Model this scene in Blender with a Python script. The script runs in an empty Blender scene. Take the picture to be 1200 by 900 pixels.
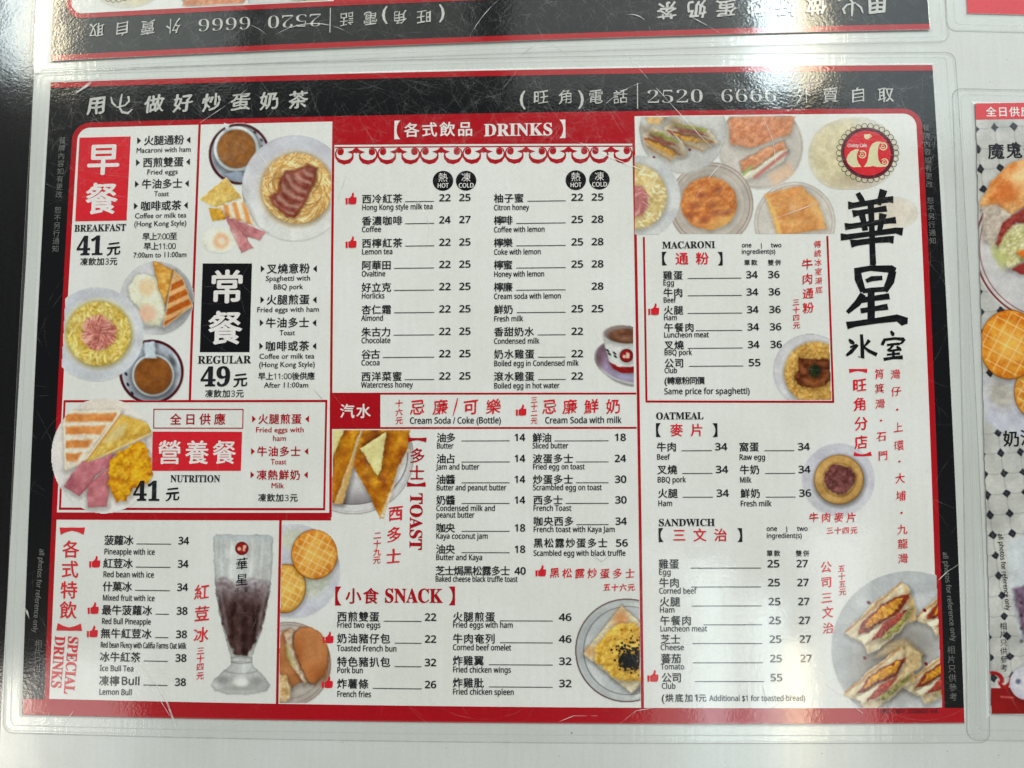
import bpy, math, random
import numpy as np
from mathutils import Matrix, Vector

# ------------------------------------------------------------------ camera model
# world: metres, table top is z = 0; main menu sheet is 420 x 297 mm centred on the origin
CW, CH = 420.0, 297.0
ROT = (-0.0813297252392187, 0.03290278393372487, -0.004678459808799149)
TR = np.array([-223.69033082905122, -146.234919713287, 367.71226757275423])
K1 = -0.030372522009443854
F = 902.0

def rotm(r):
    r = np.array(r); t = np.linalg.norm(r); k = r / t
    K = np.array([[0, -k[2], k[1]], [k[2], 0, -k[0]], [-k[1], k[0], 0]])
    return np.eye(3) + math.sin(t) * K + (1 - math.cos(t)) * K @ K
RM = rotm(ROT)
CAM = -RM.T @ TR                      # mm, x right, y down, z away

def mm2img(X):                        # sheet mm -> distorted image coordinates
    X = np.asarray(X, float)
    P = np.c_[X[:, :2], np.zeros(len(X))] @ RM.T + TR
    u = P[:, 0] / P[:, 2]; v = P[:, 1] / P[:, 2]
    d = 1 + K1 * (u * u + v * v)
    return np.c_[u * d, v * d]

def ray_mm(n):                        # normalised image coordinates -> point of the sheet plane, mm
    D = np.c_[n, np.ones(len(n))] @ RM
    t = -CAM[2] / D[:, 2]
    return (CAM[None] + D * t[:, None])[:, :2]

def px2mm(u, v):                      # photo pixel -> sheet mm
    u = np.asarray(u, float).ravel(); v = np.asarray(v, float).ravel()
    a = (u - 600) / F; b = (v - 450) / F
    x, y = a.copy(), b.copy()
    for _ in range(12):
        d = 1 + K1 * (x * x + y * y)
        x, y = a / d, b / d
    return ray_mm(np.c_[x, y])

def mm2world(X):                      # sheet mm -> metres on the table (the sheets lie slightly bowed)
    w = ray_mm(mm2img(X))
    return np.c_[(w[:, 0] - CW / 2) / 1000, (CH / 2 - w[:, 1]) / 1000]

def pm(u, v): return px2mm([u], [v])[0]
def scale_at(u, v):                   # px per mm
    a = pm(u, v); b = pm(u + 10, v); return 10 / np.hypot(*(b - a))

# ------------------------------------------------------------------ scene, camera, light
sc = bpy.context.scene
COL = sc.collection
cam = bpy.data.cameras.new('camera'); co = bpy.data.objects.new('camera', cam); COL.objects.link(co)
cam.sensor_width = 36; cam.lens = 36 * F / 1200; cam.clip_start = 0.01; cam.clip_end = 50
S = np.diag([1, -1, -1])
Rw = S @ RM.T @ S                     # camera axes in world
Mx = Matrix([[*Rw[0], 0], [*Rw[1], 0], [*Rw[2], 0], [0, 0, 0, 1]])
Mx.translation = Vector(((CAM[0] - CW / 2) / 1000, (CH / 2 - CAM[1]) / 1000, -CAM[2] / 1000))
co.matrix_world = Mx
sc.camera = co
CZ = -CAM[2] / 1000; CX = (CAM[0] - CW / 2) / 1000; CY = (CH / 2 - CAM[1]) / 1000
cam.dof.use_dof = True; cam.dof.focus_distance = 0.352; cam.dof.aperture_fstop = 12.0

w = bpy.data.worlds.new('World'); sc.world = w; w.use_nodes = True
bg = w.node_tree.nodes['Background']; bg.inputs[0].default_value = (0.98, 1.0, 0.985, 1); bg.inputs[1].default_value = 0.12
sc.view_settings.view_transform = 'Standard'; sc.view_settings.look = 'None'
sc.view_settings.exposure = -0.52; sc.view_settings.gamma = 1.0
sc.cycles.filter_width = 1.5
sc.cycles.transparent_max_bounces = 16
sc.cycles.max_bounces = 6
sc.cycles.sample_clamp_indirect = 5

HL = 1.75                             # height of the ceiling lamps above the table
def lamp(u0, v0, u1, v1, rad, colr, name):
    # a ceiling panel standing where the glossy film mirrors it towards the camera
    pts = []
    for (u, v) in ((u0, v0), (u1, v0), (u1, v1), (u0, v1)):
        q = mm2world([pm(u, v)])[0]
        k = HL / CZ
        pts.append((q[0] + (q[0] - CX) * k, q[1] + (q[1] - CY) * k))
    x = [p[0] for p in pts]; y = [p[1] for p in pts]
    sx = (x[1] + x[2] - x[0] - x[3]) / 2; sy = (y[0] + y[1] - y[2] - y[3]) / 2
    L = bpy.data.lights.new(name, 'AREA'); L.shape = 'RECTANGLE'; L.size = abs(sx); L.size_y = abs(sy)
    L.color = colr; L.energy = rad * math.pi * abs(sx * sy)
    o = bpy.data.objects.new(name, L); COL.objects.link(o)
    o.location = (sum(x) / 4, sum(y) / 4, HL)
cool = (0.80, 0.95, 1.0); warm = (1.0, 0.88, 0.62)
lamp(884, -150, 927, 110, 46, cool, 'ceiling_lamp')
lamp(931, -150, 960, 106, 38, warm, 'ceiling_lamp')
lamp(886, 700, 916, 1080, 13, cool, 'ceiling_lamp')
lamp(925, 755, 950, 1080, 28, warm, 'ceiling_lamp')
lamp(812, 660, 862, 1080, 10, cool, 'ceiling_lamp')
lamp(4, -160, 37, 82, 44, cool, 'ceiling_lamp')
lamp(41, -160, 72, 88, 42, warm, 'ceiling_lamp')
lamp(-60, 800, 26, 1050, 24, (1.0, 0.93, 0.80), 'ceiling_lamp')
lamp(78, -260, 284, 96, 2.6, (0.9, 1, 0.95), 'window_light')
lamp(312, -260, 556, 84, 1.3, (0.95, 1, 0.93), 'window_light')
lamp(596, -260, 875, 118, 1.8, (0.93, 1, 0.96), 'window_light')
lamp(970, -260, 1250, 160, 2.8, cool, 'window_light')
lamp(760, 640, 800, 1000, 2.6, (0.95, 1, 0.98), 'window_light')
lamp(955, 620, 1030, 1000, 4.2, (1, 1, 0.97), 'window_light')
lamp(34, 770, 150, 1050, 4.6, (1, 0.98, 0.95), 'window_light')
def side_fill(x, y, z, w_, h_, rad, colr):  # added area light, out of view; brightens sheets without mirroring in the film
    L = bpy.data.lights.new('side_fill_light', 'AREA'); L.shape = 'RECTANGLE'; L.size = w_; L.size_y = h_
    L.color = colr; L.energy = rad * math.pi * w_ * h_
    o = bpy.data.objects.new('side_fill_light', L); COL.objects.link(o); o.location = (x, y, z)
    o.rotation_euler = (Vector((x, y, z))).to_track_quat('Z', 'Y').to_euler()
side_fill(0.35, 1.55, 0.95, 1.8, 0.7, 7.4, (0.98, 1, 0.985))
side_fill(2.6, 1.1, 1.4, 2.0, 1.3, 2.5, (0.98, 1, 0.99))
side_fill(-2.6, 1.1, 1.3, 1.8, 1.2, 2.0, (1, 0.985, 0.955))

# ------------------------------------------------------------------ materials
def s2l(c):
    c = np.asarray(c, float) / 255.0
    return np.where(c <= 0.04045, c / 12.92, ((c + 0.055) / 1.055) ** 2.4)
GAIN = 1.22                            # photo display value -> base colour
def alb(*c):
    return tuple(np.clip(s2l(c) * GAIN, 0.003, 0.86)) + (1,)

MATS = {}
def material(name, colr=None, rough=0.3, coat=1.0, coat_rough=0.06, bump=1.0, mottle=0.03, streak=0.0, vcol=False):
    m = bpy.data.materials.new(name); m.use_nodes = True
    nt = m.node_tree; N = nt.nodes; L = nt.links
    b = N['Principled BSDF']
    geo = N.new('ShaderNodeNewGeometry')
    base = None
    if vcol:
        a = N.new('ShaderNodeAttribute'); a.attribute_name = 'Col'; base = a.outputs['Color']
    else:
        rgb = N.new('ShaderNodeRGB'); rgb.outputs[0].default_value = colr; base = rgb.outputs[0]
    n1 = N.new('ShaderNodeTexNoise'); n1.inputs['Scale'].default_value = 900; n1.inputs['Detail'].default_value = 3
    L.new(geo.outputs['Position'], n1.inputs['Vector'])
    mr = N.new('ShaderNodeMapRange'); mr.inputs[1].default_value = 0.3; mr.inputs[2].default_value = 0.7
    mr.inputs[3].default_value = 1 - mottle * 2; mr.inputs[4].default_value = 1 + mottle * 2
    L.new(n1.outputs[0], mr.inputs[0])
    mul = N.new('ShaderNodeVectorMath'); mul.operation = 'SCALE'
    L.new(base, mul.inputs[0]); L.new(mr.outputs[0], mul.inputs['Scale'])
    out = mul.outputs[0]
    n5 = N.new('ShaderNodeTexNoise'); n5.inputs['Scale'].default_value = 17; n5.inputs['Detail'].default_value = 5; n5.inputs['Roughness'].default_value = .62
    L.new(geo.outputs['Position'], n5.inputs['Vector'])
    cr = N.new('ShaderNodeValToRGB'); cr.color_ramp.elements[0].position = .32; cr.color_ramp.elements[1].position = .6
    cr.color_ramp.elements[0].color = (.935, .925, .90, 1); cr.color_ramp.elements[1].color = (1, 1, 1, 1)
    L.new(n5.outputs[0], cr.inputs[0])
    mu5 = N.new('ShaderNodeVectorMath'); mu5.operation = 'MULTIPLY'; L.new(out, mu5.inputs[0]); L.new(cr.outputs[0], mu5.inputs[1]); out = mu5.outputs[0]
    if streak:
        mp = N.new('ShaderNodeMapping'); mp.inputs['Scale'].default_value = (420, 26, 1)
        mp.inputs['Rotation'].default_value = (0, 0, math.radians(4))
        L.new(geo.outputs['Position'], mp.inputs[0])
        n2 = N.new('ShaderNodeTexNoise'); n2.inputs['Scale'].default_value = 1; n2.inputs['Detail'].default_value = 4
        L.new(mp.outputs[0], n2.inputs['Vector'])
        m2 = N.new('ShaderNodeMapRange'); m2.inputs[1].default_value = 0.3; m2.inputs[2].default_value = 0.7
        m2.inputs[3].default_value = 1 - streak; m2.inputs[4].default_value = 1 + streak
        L.new(n2.outputs[0], m2.inputs[0])
        mu2 = N.new('ShaderNodeVectorMath'); mu2.operation = 'SCALE'
        L.new(out, mu2.inputs[0]); L.new(m2.outputs[0], mu2.inputs['Scale']); out = mu2.outputs[0]
    L.new(out, b.inputs['Base Color'])
    b.inputs['Roughness'].default_value = rough
    b.inputs['Specular IOR Level'].default_value = 0.12
    b.inputs['Coat Weight'].default_value = coat
    b.inputs['Coat Roughness'].default_value = coat_rough
    # orange peel and fine scuffs of the plastic film
    n3 = N.new('ShaderNodeTexNoise'); n3.inputs['Scale'].default_value = 820; n3.inputs['Detail'].default_value = 3
    L.new(geo.outputs['Position'], n3.inputs['Vector'])
    n4 = N.new('ShaderNodeTexNoise'); n4.inputs['Scale'].default_value = 38; n4.inputs['Detail'].default_value = 2
    L.new(geo.outputs['Position'], n4.inputs['Vector'])
    b1 = N.new('ShaderNodeBump'); b1.inputs['Strength'].default_value = 1; b1.inputs['Distance'].default_value = 0.000024 * bump
    L.new(n3.outputs[0], b1.inputs['Height'])
    b2 = N.new('ShaderNodeBump'); b2.inputs['Strength'].default_value = 1; b2.inputs['Distance'].default_value = 0.00011 * bump
    L.new(n4.outputs[0], b2.inputs['Height']); L.new(b1.outputs[0], b2.inputs['Normal'])
    L.new(b2.outputs[0], b.inputs['Coat Normal'])
    MATS[name] = m
    return m
material('white_paper', alb(209, 210, 206), mottle=0.014, streak=0.02)
material('black_print', alb(10, 11, 14), mottle=0.1)
material('red_print', alb(158, 4, 22), mottle=0.04)
material('bright_red_print', alb(196, 30, 42), mottle=0.04)
material('coral_print', alb(196, 44, 50), mottle=0.03)
material('maroon_print', alb(84, 22, 36), mottle=0.05)
material('cream_print', alb(202, 196, 158), mottle=0.03)
material('grey_print', alb(104, 104, 102), mottle=0.06)
material('header_print', alb(178, 178, 174), mottle=0.06)
material('soft_black_print', alb(26, 27, 32), mottle=0.05)
material('light_print', alb(212, 208, 206), mottle=0.03)
material('photo_print', vcol=True, mottle=0.02)
material('white_table', alb(192, 195, 192), rough=0.5, coat=0.8, coat_rough=0.12, mottle=0.016, streak=0.022)
material('black_edge', alb(10, 10, 13), rough=0.4, coat=1, coat_rough=0.1, mottle=0.2, streak=0.3)
material('speck', alb(70, 66, 60), mottle=0.1)

def film_material():
    m = bpy.data.materials.new('clear_film'); m.use_nodes = True
    nt = m.node_tree; N = nt.nodes; L = nt.links
    b = N['Principled BSDF']; out = N['Material Output']
    b.inputs['Base Color'].default_value = alb(214, 219, 215); b.inputs['Roughness'].default_value = 0.35
    b.inputs['Coat Weight'].default_value = 1; b.inputs['Coat Roughness'].default_value = 0.09
    geo = N.new('ShaderNodeNewGeometry')
    mp = N.new('ShaderNodeMapping'); mp.inputs['Scale'].default_value = (330, 24, 1)
    L.new(geo.outputs['Position'], mp.inputs[0])
    n = N.new('ShaderNodeTexNoise'); n.inputs['Scale'].default_value = 1; n.inputs['Detail'].default_value = 4
    L.new(mp.outputs[0], n.inputs['Vector'])
    bp = N.new('ShaderNodeBump'); bp.inputs['Distance'].default_value = 0.0001
    L.new(n.outputs[0], bp.inputs['Height']); L.new(bp.outputs[0], b.inputs['Coat Normal'])
    tr = N.new('ShaderNodeBsdfTransparent'); tr.inputs[0].default_value = (0.992, 0.995, 0.992, 1)
    gl = N.new('ShaderNodeBsdfGlossy'); gl.inputs['Roughness'].default_value = 0.13; L.new(bp.outputs[0], gl.inputs['Normal'])
    m1 = N.new('ShaderNodeMixShader'); m1.inputs[0].default_value = 0.045; L.new(tr.outputs[0], m1.inputs[1]); L.new(gl.outputs[0], m1.inputs[2])
    mx = N.new('ShaderNodeMixShader'); mx.inputs[0].default_value = 0.06
    L.new(m1.outputs[0], mx.inputs[1]); L.new(b.outputs[0], mx.inputs[2]); L.new(mx.outputs[0], out.inputs[0])
    MATS['clear_film'] = m
film_material()
def scratch_material(name, fac, val=0.85, even=False):
    m = bpy.data.materials.new(name); m.use_nodes = True
    nt = m.node_tree; N = nt.nodes; L = nt.links
    b = N['Principled BSDF']; out = N['Material Output']
    b.inputs['Base Color'].default_value = (val, val, val * .98, 1); b.inputs['Roughness'].default_value = 0.42
    b.inputs['Specular IOR Level'].default_value = 0.9
    tr = N.new('ShaderNodeBsdfTransparent'); mx = N.new('ShaderNodeMixShader'); mx.inputs[0].default_value = fac
    geo = N.new('ShaderNodeNewGeometry')
    n = N.new('ShaderNodeTexNoise'); n.inputs['Scale'].default_value = 160
    L.new(geo.outputs['Position'], n.inputs['Vector'])
    mr = N.new('ShaderNodeMapRange'); mr.inputs[1].default_value = 0.35; mr.inputs[2].default_value = 0.65
    mr.inputs[3].default_value = fac * .7 if even else 0; mr.inputs[4].default_value = fac
    L.new(n.outputs[0], mr.inputs[0]); L.new(mr.outputs[0], mx.inputs[0])
    L.new(tr.outputs[0], mx.inputs[1]); L.new(b.outputs[0], mx.inputs[2]); L.new(mx.outputs[0], out.inputs[0])
    MATS[name] = m
scratch_material('scratch_mark', 0.27)
scratch_material('deep_scratch_mark', 0.95)
scratch_material('hair_mark', 0.6, 0.06)
scratch_material('film_rim', 0.40, 0.34, True)
scratch_material('film_seal', 0.18, 0.42, True)

# ------------------------------------------------------------------ mesh parts in sheet millimetres
class Part:
    def __init__(s, name, z, mat, label=None, kind=None):
        s.name, s.z, s.mats, s.label, s.kind = name, z, [mat], label, kind
        s.v, s.f, s.m, s.zz, s.n = [], [], [], [], 0
        s.col = None; s.children = []; s.step = 0
    def add(s, pts, faces, mat=None, dz=0.0):
        pts = np.asarray(pts, float)
        mi = 0
        if mat and mat not in s.mats: s.mats.append(mat)
        if mat: mi = s.mats.index(mat)
        s.v.append(pts[:, :2]); 
        s.zz.append((pts[:, 2] if pts.shape[1] > 2 else np.zeros(len(pts))) + dz)
        for f in faces: s.f.append([i + s.n for i in f]); s.m.append(mi)
        s.n += len(pts)
    def poly(s, pts, mat=None, dz=0.0, sub=0):
        if sub: pts = subdiv(pts, sub)
        s.add(pts, [list(range(len(pts)))[::-1]], mat, dz)
    def pxpoly(s, pts, mat=None, dz=0.0, sub=0):
        s.poly(px2mm([p[0] for p in pts], [p[1] for p in pts]), mat, dz, sub)
    def quadgrid(s, a, b, c, d, n, m, mat=None, dz=0.0):  # corners TL TR BR BL in mm, n x m cells
        a, b, c, d = map(np.asarray, (a, b, c, d))
        i = np.linspace(0, 1, n + 1)[None, :, None]; j = np.linspace(0, 1, m + 1)[:, None, None]
        P = (a * (1 - i) + b * i) * (1 - j) + (d * (1 - i) + c * i) * j
        F_ = [[y * (n + 1) + x, (y + 1) * (n + 1) + x, (y + 1) * (n + 1) + x + 1, y * (n + 1) + x + 1] for y in range(m) for x in range(n)]
        s.add(P.reshape(-1, 2), F_, mat, dz)
    def pxbox(s, a, b, c, d, mat=None, dz=0.0):
        q = [pm(*p) for p in (a, b, c, d)]
        n = max(1, int(np.hypot(*(q[1] - q[0])) / 12)); m = max(1, int(np.hypot(*(q[3] - q[0])) / 12))
        s.quadgrid(*q, n, m, mat, dz)
    def pxline(s, a, b, wpx, mat=None, dz=0.0):
        A = pm(*a); B = pm(*b); wm = wpx / scale_at(*a) / 2
        d = (B - A) / np.hypot(*(B - A)); nn = np.array([-d[1], d[0]]) * wm
        n = max(1, int(np.hypot(*(B - A)) / 12))
        s.quadgrid(A - nn, B - nn, B + nn, A + nn, n, 1, mat, dz)
    def stroke(s, pts, mat=None, dz=0.0):                 # [(u, v, width)] in px
        P = px2mm([p[0] for p in pts], [p[1] for p in pts]); sc_ = scale_at(pts[0][0], pts[0][1])
        W = np.array([p[2] for p in pts]) / sc_ / 2
        T = np.gradient(P, axis=0); T /= np.linalg.norm(T, axis=1)[:, None] + 1e-9
        Nn = np.c_[-T[:, 1], T[:, 0]] * W[:, None]
        k = len(P)
        s.step += 1
        s.add(np.r_[P - Nn, P + Nn], [[i, i + k, i + k + 1, i + 1] for i in range(k - 1)], mat, dz + 0.002 * (s.step % 12))
    def disc(s, u, v, r, mat=None, dz=0.0, n=40, r2=None):
        c = pm(u, v); R = r / scale_at(u, v)
        t = np.linspace(0, 2 * math.pi, n, endpoint=False)
        ring = np.c_[c[0] + R * np.cos(t), c[1] + R * np.sin(t)]
        if r2 is None: s.poly(ring, mat, dz)
        else:
            R2 = r2 / scale_at(u, v); r_ = np.c_[c[0] + R2 * np.cos(t), c[1] + R2 * np.sin(t)]
            s.add(np.r_[ring, r_], [[i, i + n, (i + 1) % n + n, (i + 1) % n] for i in range(n)], mat, dz)

def subdiv(pts, step=8.0):
    pts = np.asarray(pts, float); out = []
    for i in range(len(pts)):
        a, b = pts[i], pts[(i + 1) % len(pts)]
        n = max(1, int(np.hypot(*(b - a)[:2]) / step))
        for k in range(n): out.append(a + (b - a) * k / n)
    return np.array(out)

def build(part, parent, T=None, z0=0.0, rename=None):
    if part.n == 0 and part.col is None: return None
    V = np.vstack(part.v); Z = np.concatenate(part.zz) + part.z + z0
    if T is not None: V = T(V)
    Wd = mm2world(V)
    # keep normals up
    me = bpy.data.meshes.new(part.name)
    me.from_pydata(np.c_[Wd, Z / 1000].tolist(), [], part.f)
    for mn in part.mats: me.materials.append(MATS[mn])
    me.polygons.foreach_set('material_index', part.m)
    if part.col is not None:
        a = me.color_attributes.new('Col', 'FLOAT_COLOR', 'POINT')
        a.data.foreach_set('color', np.c_[part.col, np.ones(len(part.col))].astype(np.float32).ravel())
    me.update()
    o = bpy.data.objects.new(part.name, me); COL.objects.link(o); o.parent = parent
    if part.label: o['label'] = part.label
    if part.kind: o['kind'] = part.kind
    for c in part.children: build(c, o, T, z0)
    return o

def thing(name, label, cat, group=None, loc=(0, 0, 0)):
    o = bpy.data.objects.new(name, None); COL.objects.link(o); o.location = loc
    o.empty_display_size = 0.02
    o['label'] = label; o['category'] = cat
    if group: o['group'] = group
    return o

# ------------------------------------------------------------------ lettering
_tc = bpy.data.curves.new('lettering', 'FONT'); _to = bpy.data.objects.new('lettering', _tc); COL.objects.link(_to)
_cache = {}
def glyph(body, off, res=3):
    key = (body, off, res)
    if key in _cache: return _cache[key]
    _tc.body = body; _tc.offset = off; _tc.resolution_u = res
    bpy.context.view_layer.update()
    dg = bpy.context.evaluated_depsgraph_get()
    ev = _to.evaluated_get(dg); me = ev.to_mesh()
    v = np.zeros(len(me.vertices) * 3); me.vertices.foreach_get('co', v)
    f = [list(p.vertices) for p in me.polygons]
    ev.to_mesh_clear()
    _cache[key] = (v.reshape(-1, 3)[:, :2].copy(), f)
    return _cache[key]

def serif(s):
    o = ''
    for c in s:
        if 'A' <= c <= 'Z': o += chr(0x1D400 + ord(c) - 65)
        elif '0' <= c <= '9': o += chr(0x1D7CE + ord(c) - 48)
        elif 'a' <= c <= 'z': o += chr(0x1D41A + ord(c) - 97)
        else: o += c
    return o
def sans(s):
    o = ''
    for c in s:
        if 'A' <= c <= 'Z': o += chr(0x1D5A0 + ord(c) - 65)
        elif 'a' <= c <= 'z': o += chr(0x1D5BA + ord(c) - 97)
        elif '0' <= c <= '9': o += chr(0x1D7E2 + ord(c) - 48)
        else: o += c
    return o

def warp(v, style, ch=''):
    v = v.copy()
    if style == 'brush':
        x, y = v[:, 0] - .5, v[:, 1] - .38
        p = (ord(ch[0]) % 17) if ch else 3
        v[:, 1] = .38 + y * .98 + .10 * x + .018 * np.sin(9 * x + p) + .012 * np.sin(23 * y + p)
        v[:, 0] = .5 + x * .97 + .02 * np.sin(8 * y + 1.3 * p) + .03 * y + .010 * np.sin(25 * x + 2 * p)
    return v
def is_cjk(s): return any(ord(c) > 0x2E00 and ord(c) < 0xFFFF for c in s)

def place(part, v, f, o, ex, ey, mat, dz, bold):
    shifts = [(0, 0)]
    if 0 < bold < .0132: shifts = [(bold, bold * .3), (-bold, -bold * .3)]
    elif bold:
        pass
    if bold >= .0132: shifts = [(0, 0), (bold, 0), (-bold, 0), (0, bold * .7), (0, -bold * .7)]
    for k, (sx, sy) in enumerate(shifts):
        P = o + (v[:, :1] + sx) * ex + (v[:, 1:] + sy) * ey
        part.add(P, f, mat, dz + 0.003 * k)

def text(part, s, u, v, u1=None, size=11, off=0.0, mat=None, style='', bold=0.0, rot=0, mmy=None, dz=0.0):
    """u, v: left end of the line (its middle height) in photo pixels, u1: right end (or lower end when rot=90)"""
    o = pm(u, v); k = scale_at(u, v); em = size / k
    if mmy is not None: o = np.array([o[0], mmy])
    a = math.radians(rot); ex = np.array([math.cos(a), math.sin(a)]); ey = np.array([math.sin(a), -math.cos(a)])
    if u1 is not None:
        Wm = (pm(u1, v)[0] - pm(u, v)[0]) if rot == 0 else abs(pm(u, u1)[1] - pm(u, v)[1])
    if is_cjk(s):
        n = len(s); wid = []
        for c in s: wid.append(1.0 if is_cjk(c) else {':': .28, '(': .34, ')': .34, ' ': .3}.get(c, .56))
        tot = sum(wid)
        gap = 0 if u1 is None or n < 2 else (Wm / em - tot) / (n - 1)
        x = 0
        for c, wd in zip(s, wid):
            if c != ' ':
                cj = is_cjk(c)
                g, f = glyph(c if cj else sans(c), 0 if cj else off)
                g = warp(g, style, c) if cj else g
                place(part, g - [0, .38], f, o + ex * x * em, ex * em, ey * em, mat, dz, max(bold, .020, off * 1.4) if cj else bold)
            x += wd + gap
    else:
        if not style: bold = max(bold, .034 if s.strip('0123456789') == '' else .020)
        elif style == 'humanist': bold = .013
        g, f = glyph(s if style else sans(s), off if style == 'serif' else 0, 2)
        if not len(g): return
        sx = 1.0 if u1 is None else Wm / (g[:, 0].max() * em)
        g = g * [sx, 1]
        place(part, g - [0, .36 if style != 'serif' else .34], f, o, ex * em, ey * em, mat, dz, bold)
def vchars(part, s, pts, size, off=0.0, mat=None, style='', bold=0.0, ratio=1.0, rot=0):
    for c, (u, v) in zip(s, pts):
        o = pm(u, v); em = size / scale_at(u, v)
        g, f = glyph(c, 0); g = warp(g, style, c); bo = max(bold, off * 1.9)
        a = math.radians(rot); ex = np.array([math.cos(a), math.sin(a)]); ey = np.array([math.sin(a), -math.cos(a)])
        place(part, (g - [.5, .38]) * [ratio, 1], f, o, ex * em, ey * em, mat, 0, bo)
def lerp(a, b, n): return [(a[0] + (b[0] - a[0]) * i / (n - 1), a[1] + (b[1] - a[1]) * i / (n - 1)) for i in range(n)]

# ------------------------------------------------------------------ printed photographs
def vnoise(X, Y, seed):
    xi = np.floor(X).astype(int); yi = np.floor(Y).astype(int); xf = X - xi; yf = Y - yi
    def h(a, b):
        n = (a * 374761393 + b * 668265263 + seed * 1442695041) & 0xffffffff
        n = ((n ^ (n >> 13)) * 1274126177) & 0xffffffff
        return ((n ^ (n >> 16)) & 0xffff) / 65535.0
    s = xf * xf * (3 - 2 * xf); t = yf * yf * (3 - 2 * yf)
    return (h(xi, yi) * (1 - s) + h(xi + 1, yi) * s) * (1 - t) + (h(xi, yi + 1) * (1 - s) + h(xi + 1, yi + 1) * s) * t
class Pic:
    def __init__(s, u0, v0, u1, v1, step=0.8, bgc=(208, 211, 207)):
        s.u = np.arange(u0, u1 + step, step); s.vv = np.arange(v0, v1 + step, step)
        s.U, s.V = np.meshgrid(s.u, s.vv); s.C = np.ones(s.U.shape + (3,)) * np.array(bgc, float)
        s.id = -np.ones(s.U.shape, int); s.names = []; s.clip = np.ones(s.U.shape); s.seed = int(u0 * 7 + v0)
    def n(s, scale, oct=3, seed=0, ang=0, asp=1.0):
        a = math.radians(ang); X = (s.U * math.cos(a) + s.V * math.sin(a)) / scale; Y = (-s.U * math.sin(a) + s.V * math.cos(a)) / scale * asp
        r = 0; amp = .5; t = 0
        for k in range(oct):
            r = r + amp * vnoise(X * 2 ** k + 100, Y * 2 ** k + 100, s.seed + seed + k * 31); t += amp; amp *= .55
        return r / t
    def ell(s, cx, cy, rx, ry=None, ang=0):
        ry = ry or rx; a = math.radians(ang); x = s.U - cx; y = s.V - cy
        X = x * math.cos(a) + y * math.sin(a); Y = -x * math.sin(a) + y * math.cos(a)
        q = np.sqrt((X / rx) ** 2 + (Y / ry) ** 2) + 1e-6
        return (q - 1) * min(rx, ry)
    def pol(s, pts):
        pts = np.asarray(pts, float); d = np.full(s.U.shape, 1e9); inside = np.zeros(s.U.shape, bool)
        for i in range(len(pts)):
            a = pts[i]; b = pts[(i + 1) % len(pts)]; e = b - a
            t = np.clip(((s.U - a[0]) * e[0] + (s.V - a[1]) * e[1]) / (e @ e + 1e-9), 0, 1)
            d = np.minimum(d, np.hypot(s.U - a[0] - t * e[0], s.V - a[1] - t * e[1]))
            if abs(e[1]) > 1e-9:
                c = ((a[1] > s.V) != (b[1] > s.V)) & (s.U < e[0] * (s.V - a[1]) / e[1] + a[0]); inside ^= c
        return np.where(inside, -d, d) + 2.2 * (s.n(4.5, 2, 99) - .5)
    def seg(s, a, b, w_):
        a = np.array(a, float); b = np.array(b, float); e = b - a
        t = np.clip(((s.U - a[0]) * e[0] + (s.V - a[1]) * e[1]) / (e @ e + 1e-9), 0, 1)
        return np.hypot(s.U - a[0] - t * e[0], s.V - a[1] - t * e[1]) - w_
    def paint(s, sdf, colr, name=None, soft=1.2, op=1.0, tex=0.0, tscale=4, mask=None, seed=3, thr=.5):
        if name and name not in ('plate', 'tile_floor', 'floor_tile', 'shadow', 'rice_dish', 'glass', 'red_band', 'scroll_ornament') and np.ndim(sdf) == 2 and op == 1.0:
            sh = np.clip(1 - np.roll(np.roll(np.clip(sdf, -4, 6), 2, 0), 1, 1) / 5.0, 0, 1) * (s.id >= 0) * .17
            s.C = s.C * (1 - sh[..., None] * np.array((1, 1.02, 1.04)))
            gy, gx = np.gradient(sdf); gl = np.hypot(gx, gy) + 1e-6
            lit = -(gx * -.45 + gy * -.8) / gl * -1
            rim = np.exp(np.clip(sdf, -30, 0) / 2.6)
            colr = np.asarray(colr, float) * (1 + (.09 * lit * rim - .06 * rim * rim))[..., None]
            kf = 1.0 if name in ('scrambled_egg', 'cutlet', 'beef', 'baked_rice', 'lettuce', 'egg_filling', 'truffle', 'tomato', 'egg_salad') else .62 if name in ('toast', 'bread', 'french_toast', 'sandwich', 'bread_roll', 'barbecued_pork', 'macaroni', 'egg') else .22
            fine = s.n(1.7, 2, 41 + len(s.names)) - .5; mid = s.n(4.2, 2, 43) - .5
            ds = np.roll(mid, 1, 0) - np.roll(mid, -1, 0) + .6 * (np.roll(mid, 1, 1) - np.roll(mid, -1, 1))
            colr = colr * (1 + (.12 * fine + .26 * np.clip(ds, -.35, .35)) * kf)[..., None]
        a = np.clip(.5 - sdf / soft, 0, 1) * op * s.clip
        if mask is not None: a = a * np.clip(.5 - mask / 1.2, 0, 1)
        c = np.asarray(colr, float)
        if tex: c = c * (1 + tex * (s.n(tscale, 3, seed)[..., None] - .5) * 2)
        s.C = s.C * (1 - a[..., None]) + c * a[..., None]
        if name:
            if name not in s.names: s.names.append(name)
            s.id[(a > thr * op) & (a > .05)] = s.names.index(name)
        return sdf
    def mixn(s, c1, c2, scale=4, seed=0, k=1.0, ang=0, asp=1, oct=3):
        t = np.clip((s.n(scale, oct, seed, ang, asp) - .5) * 1.9 * k + .5, 0, 1)[..., None]
        return np.array(c1, float) * (1 - t) + np.array(c2, float) * t
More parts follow.
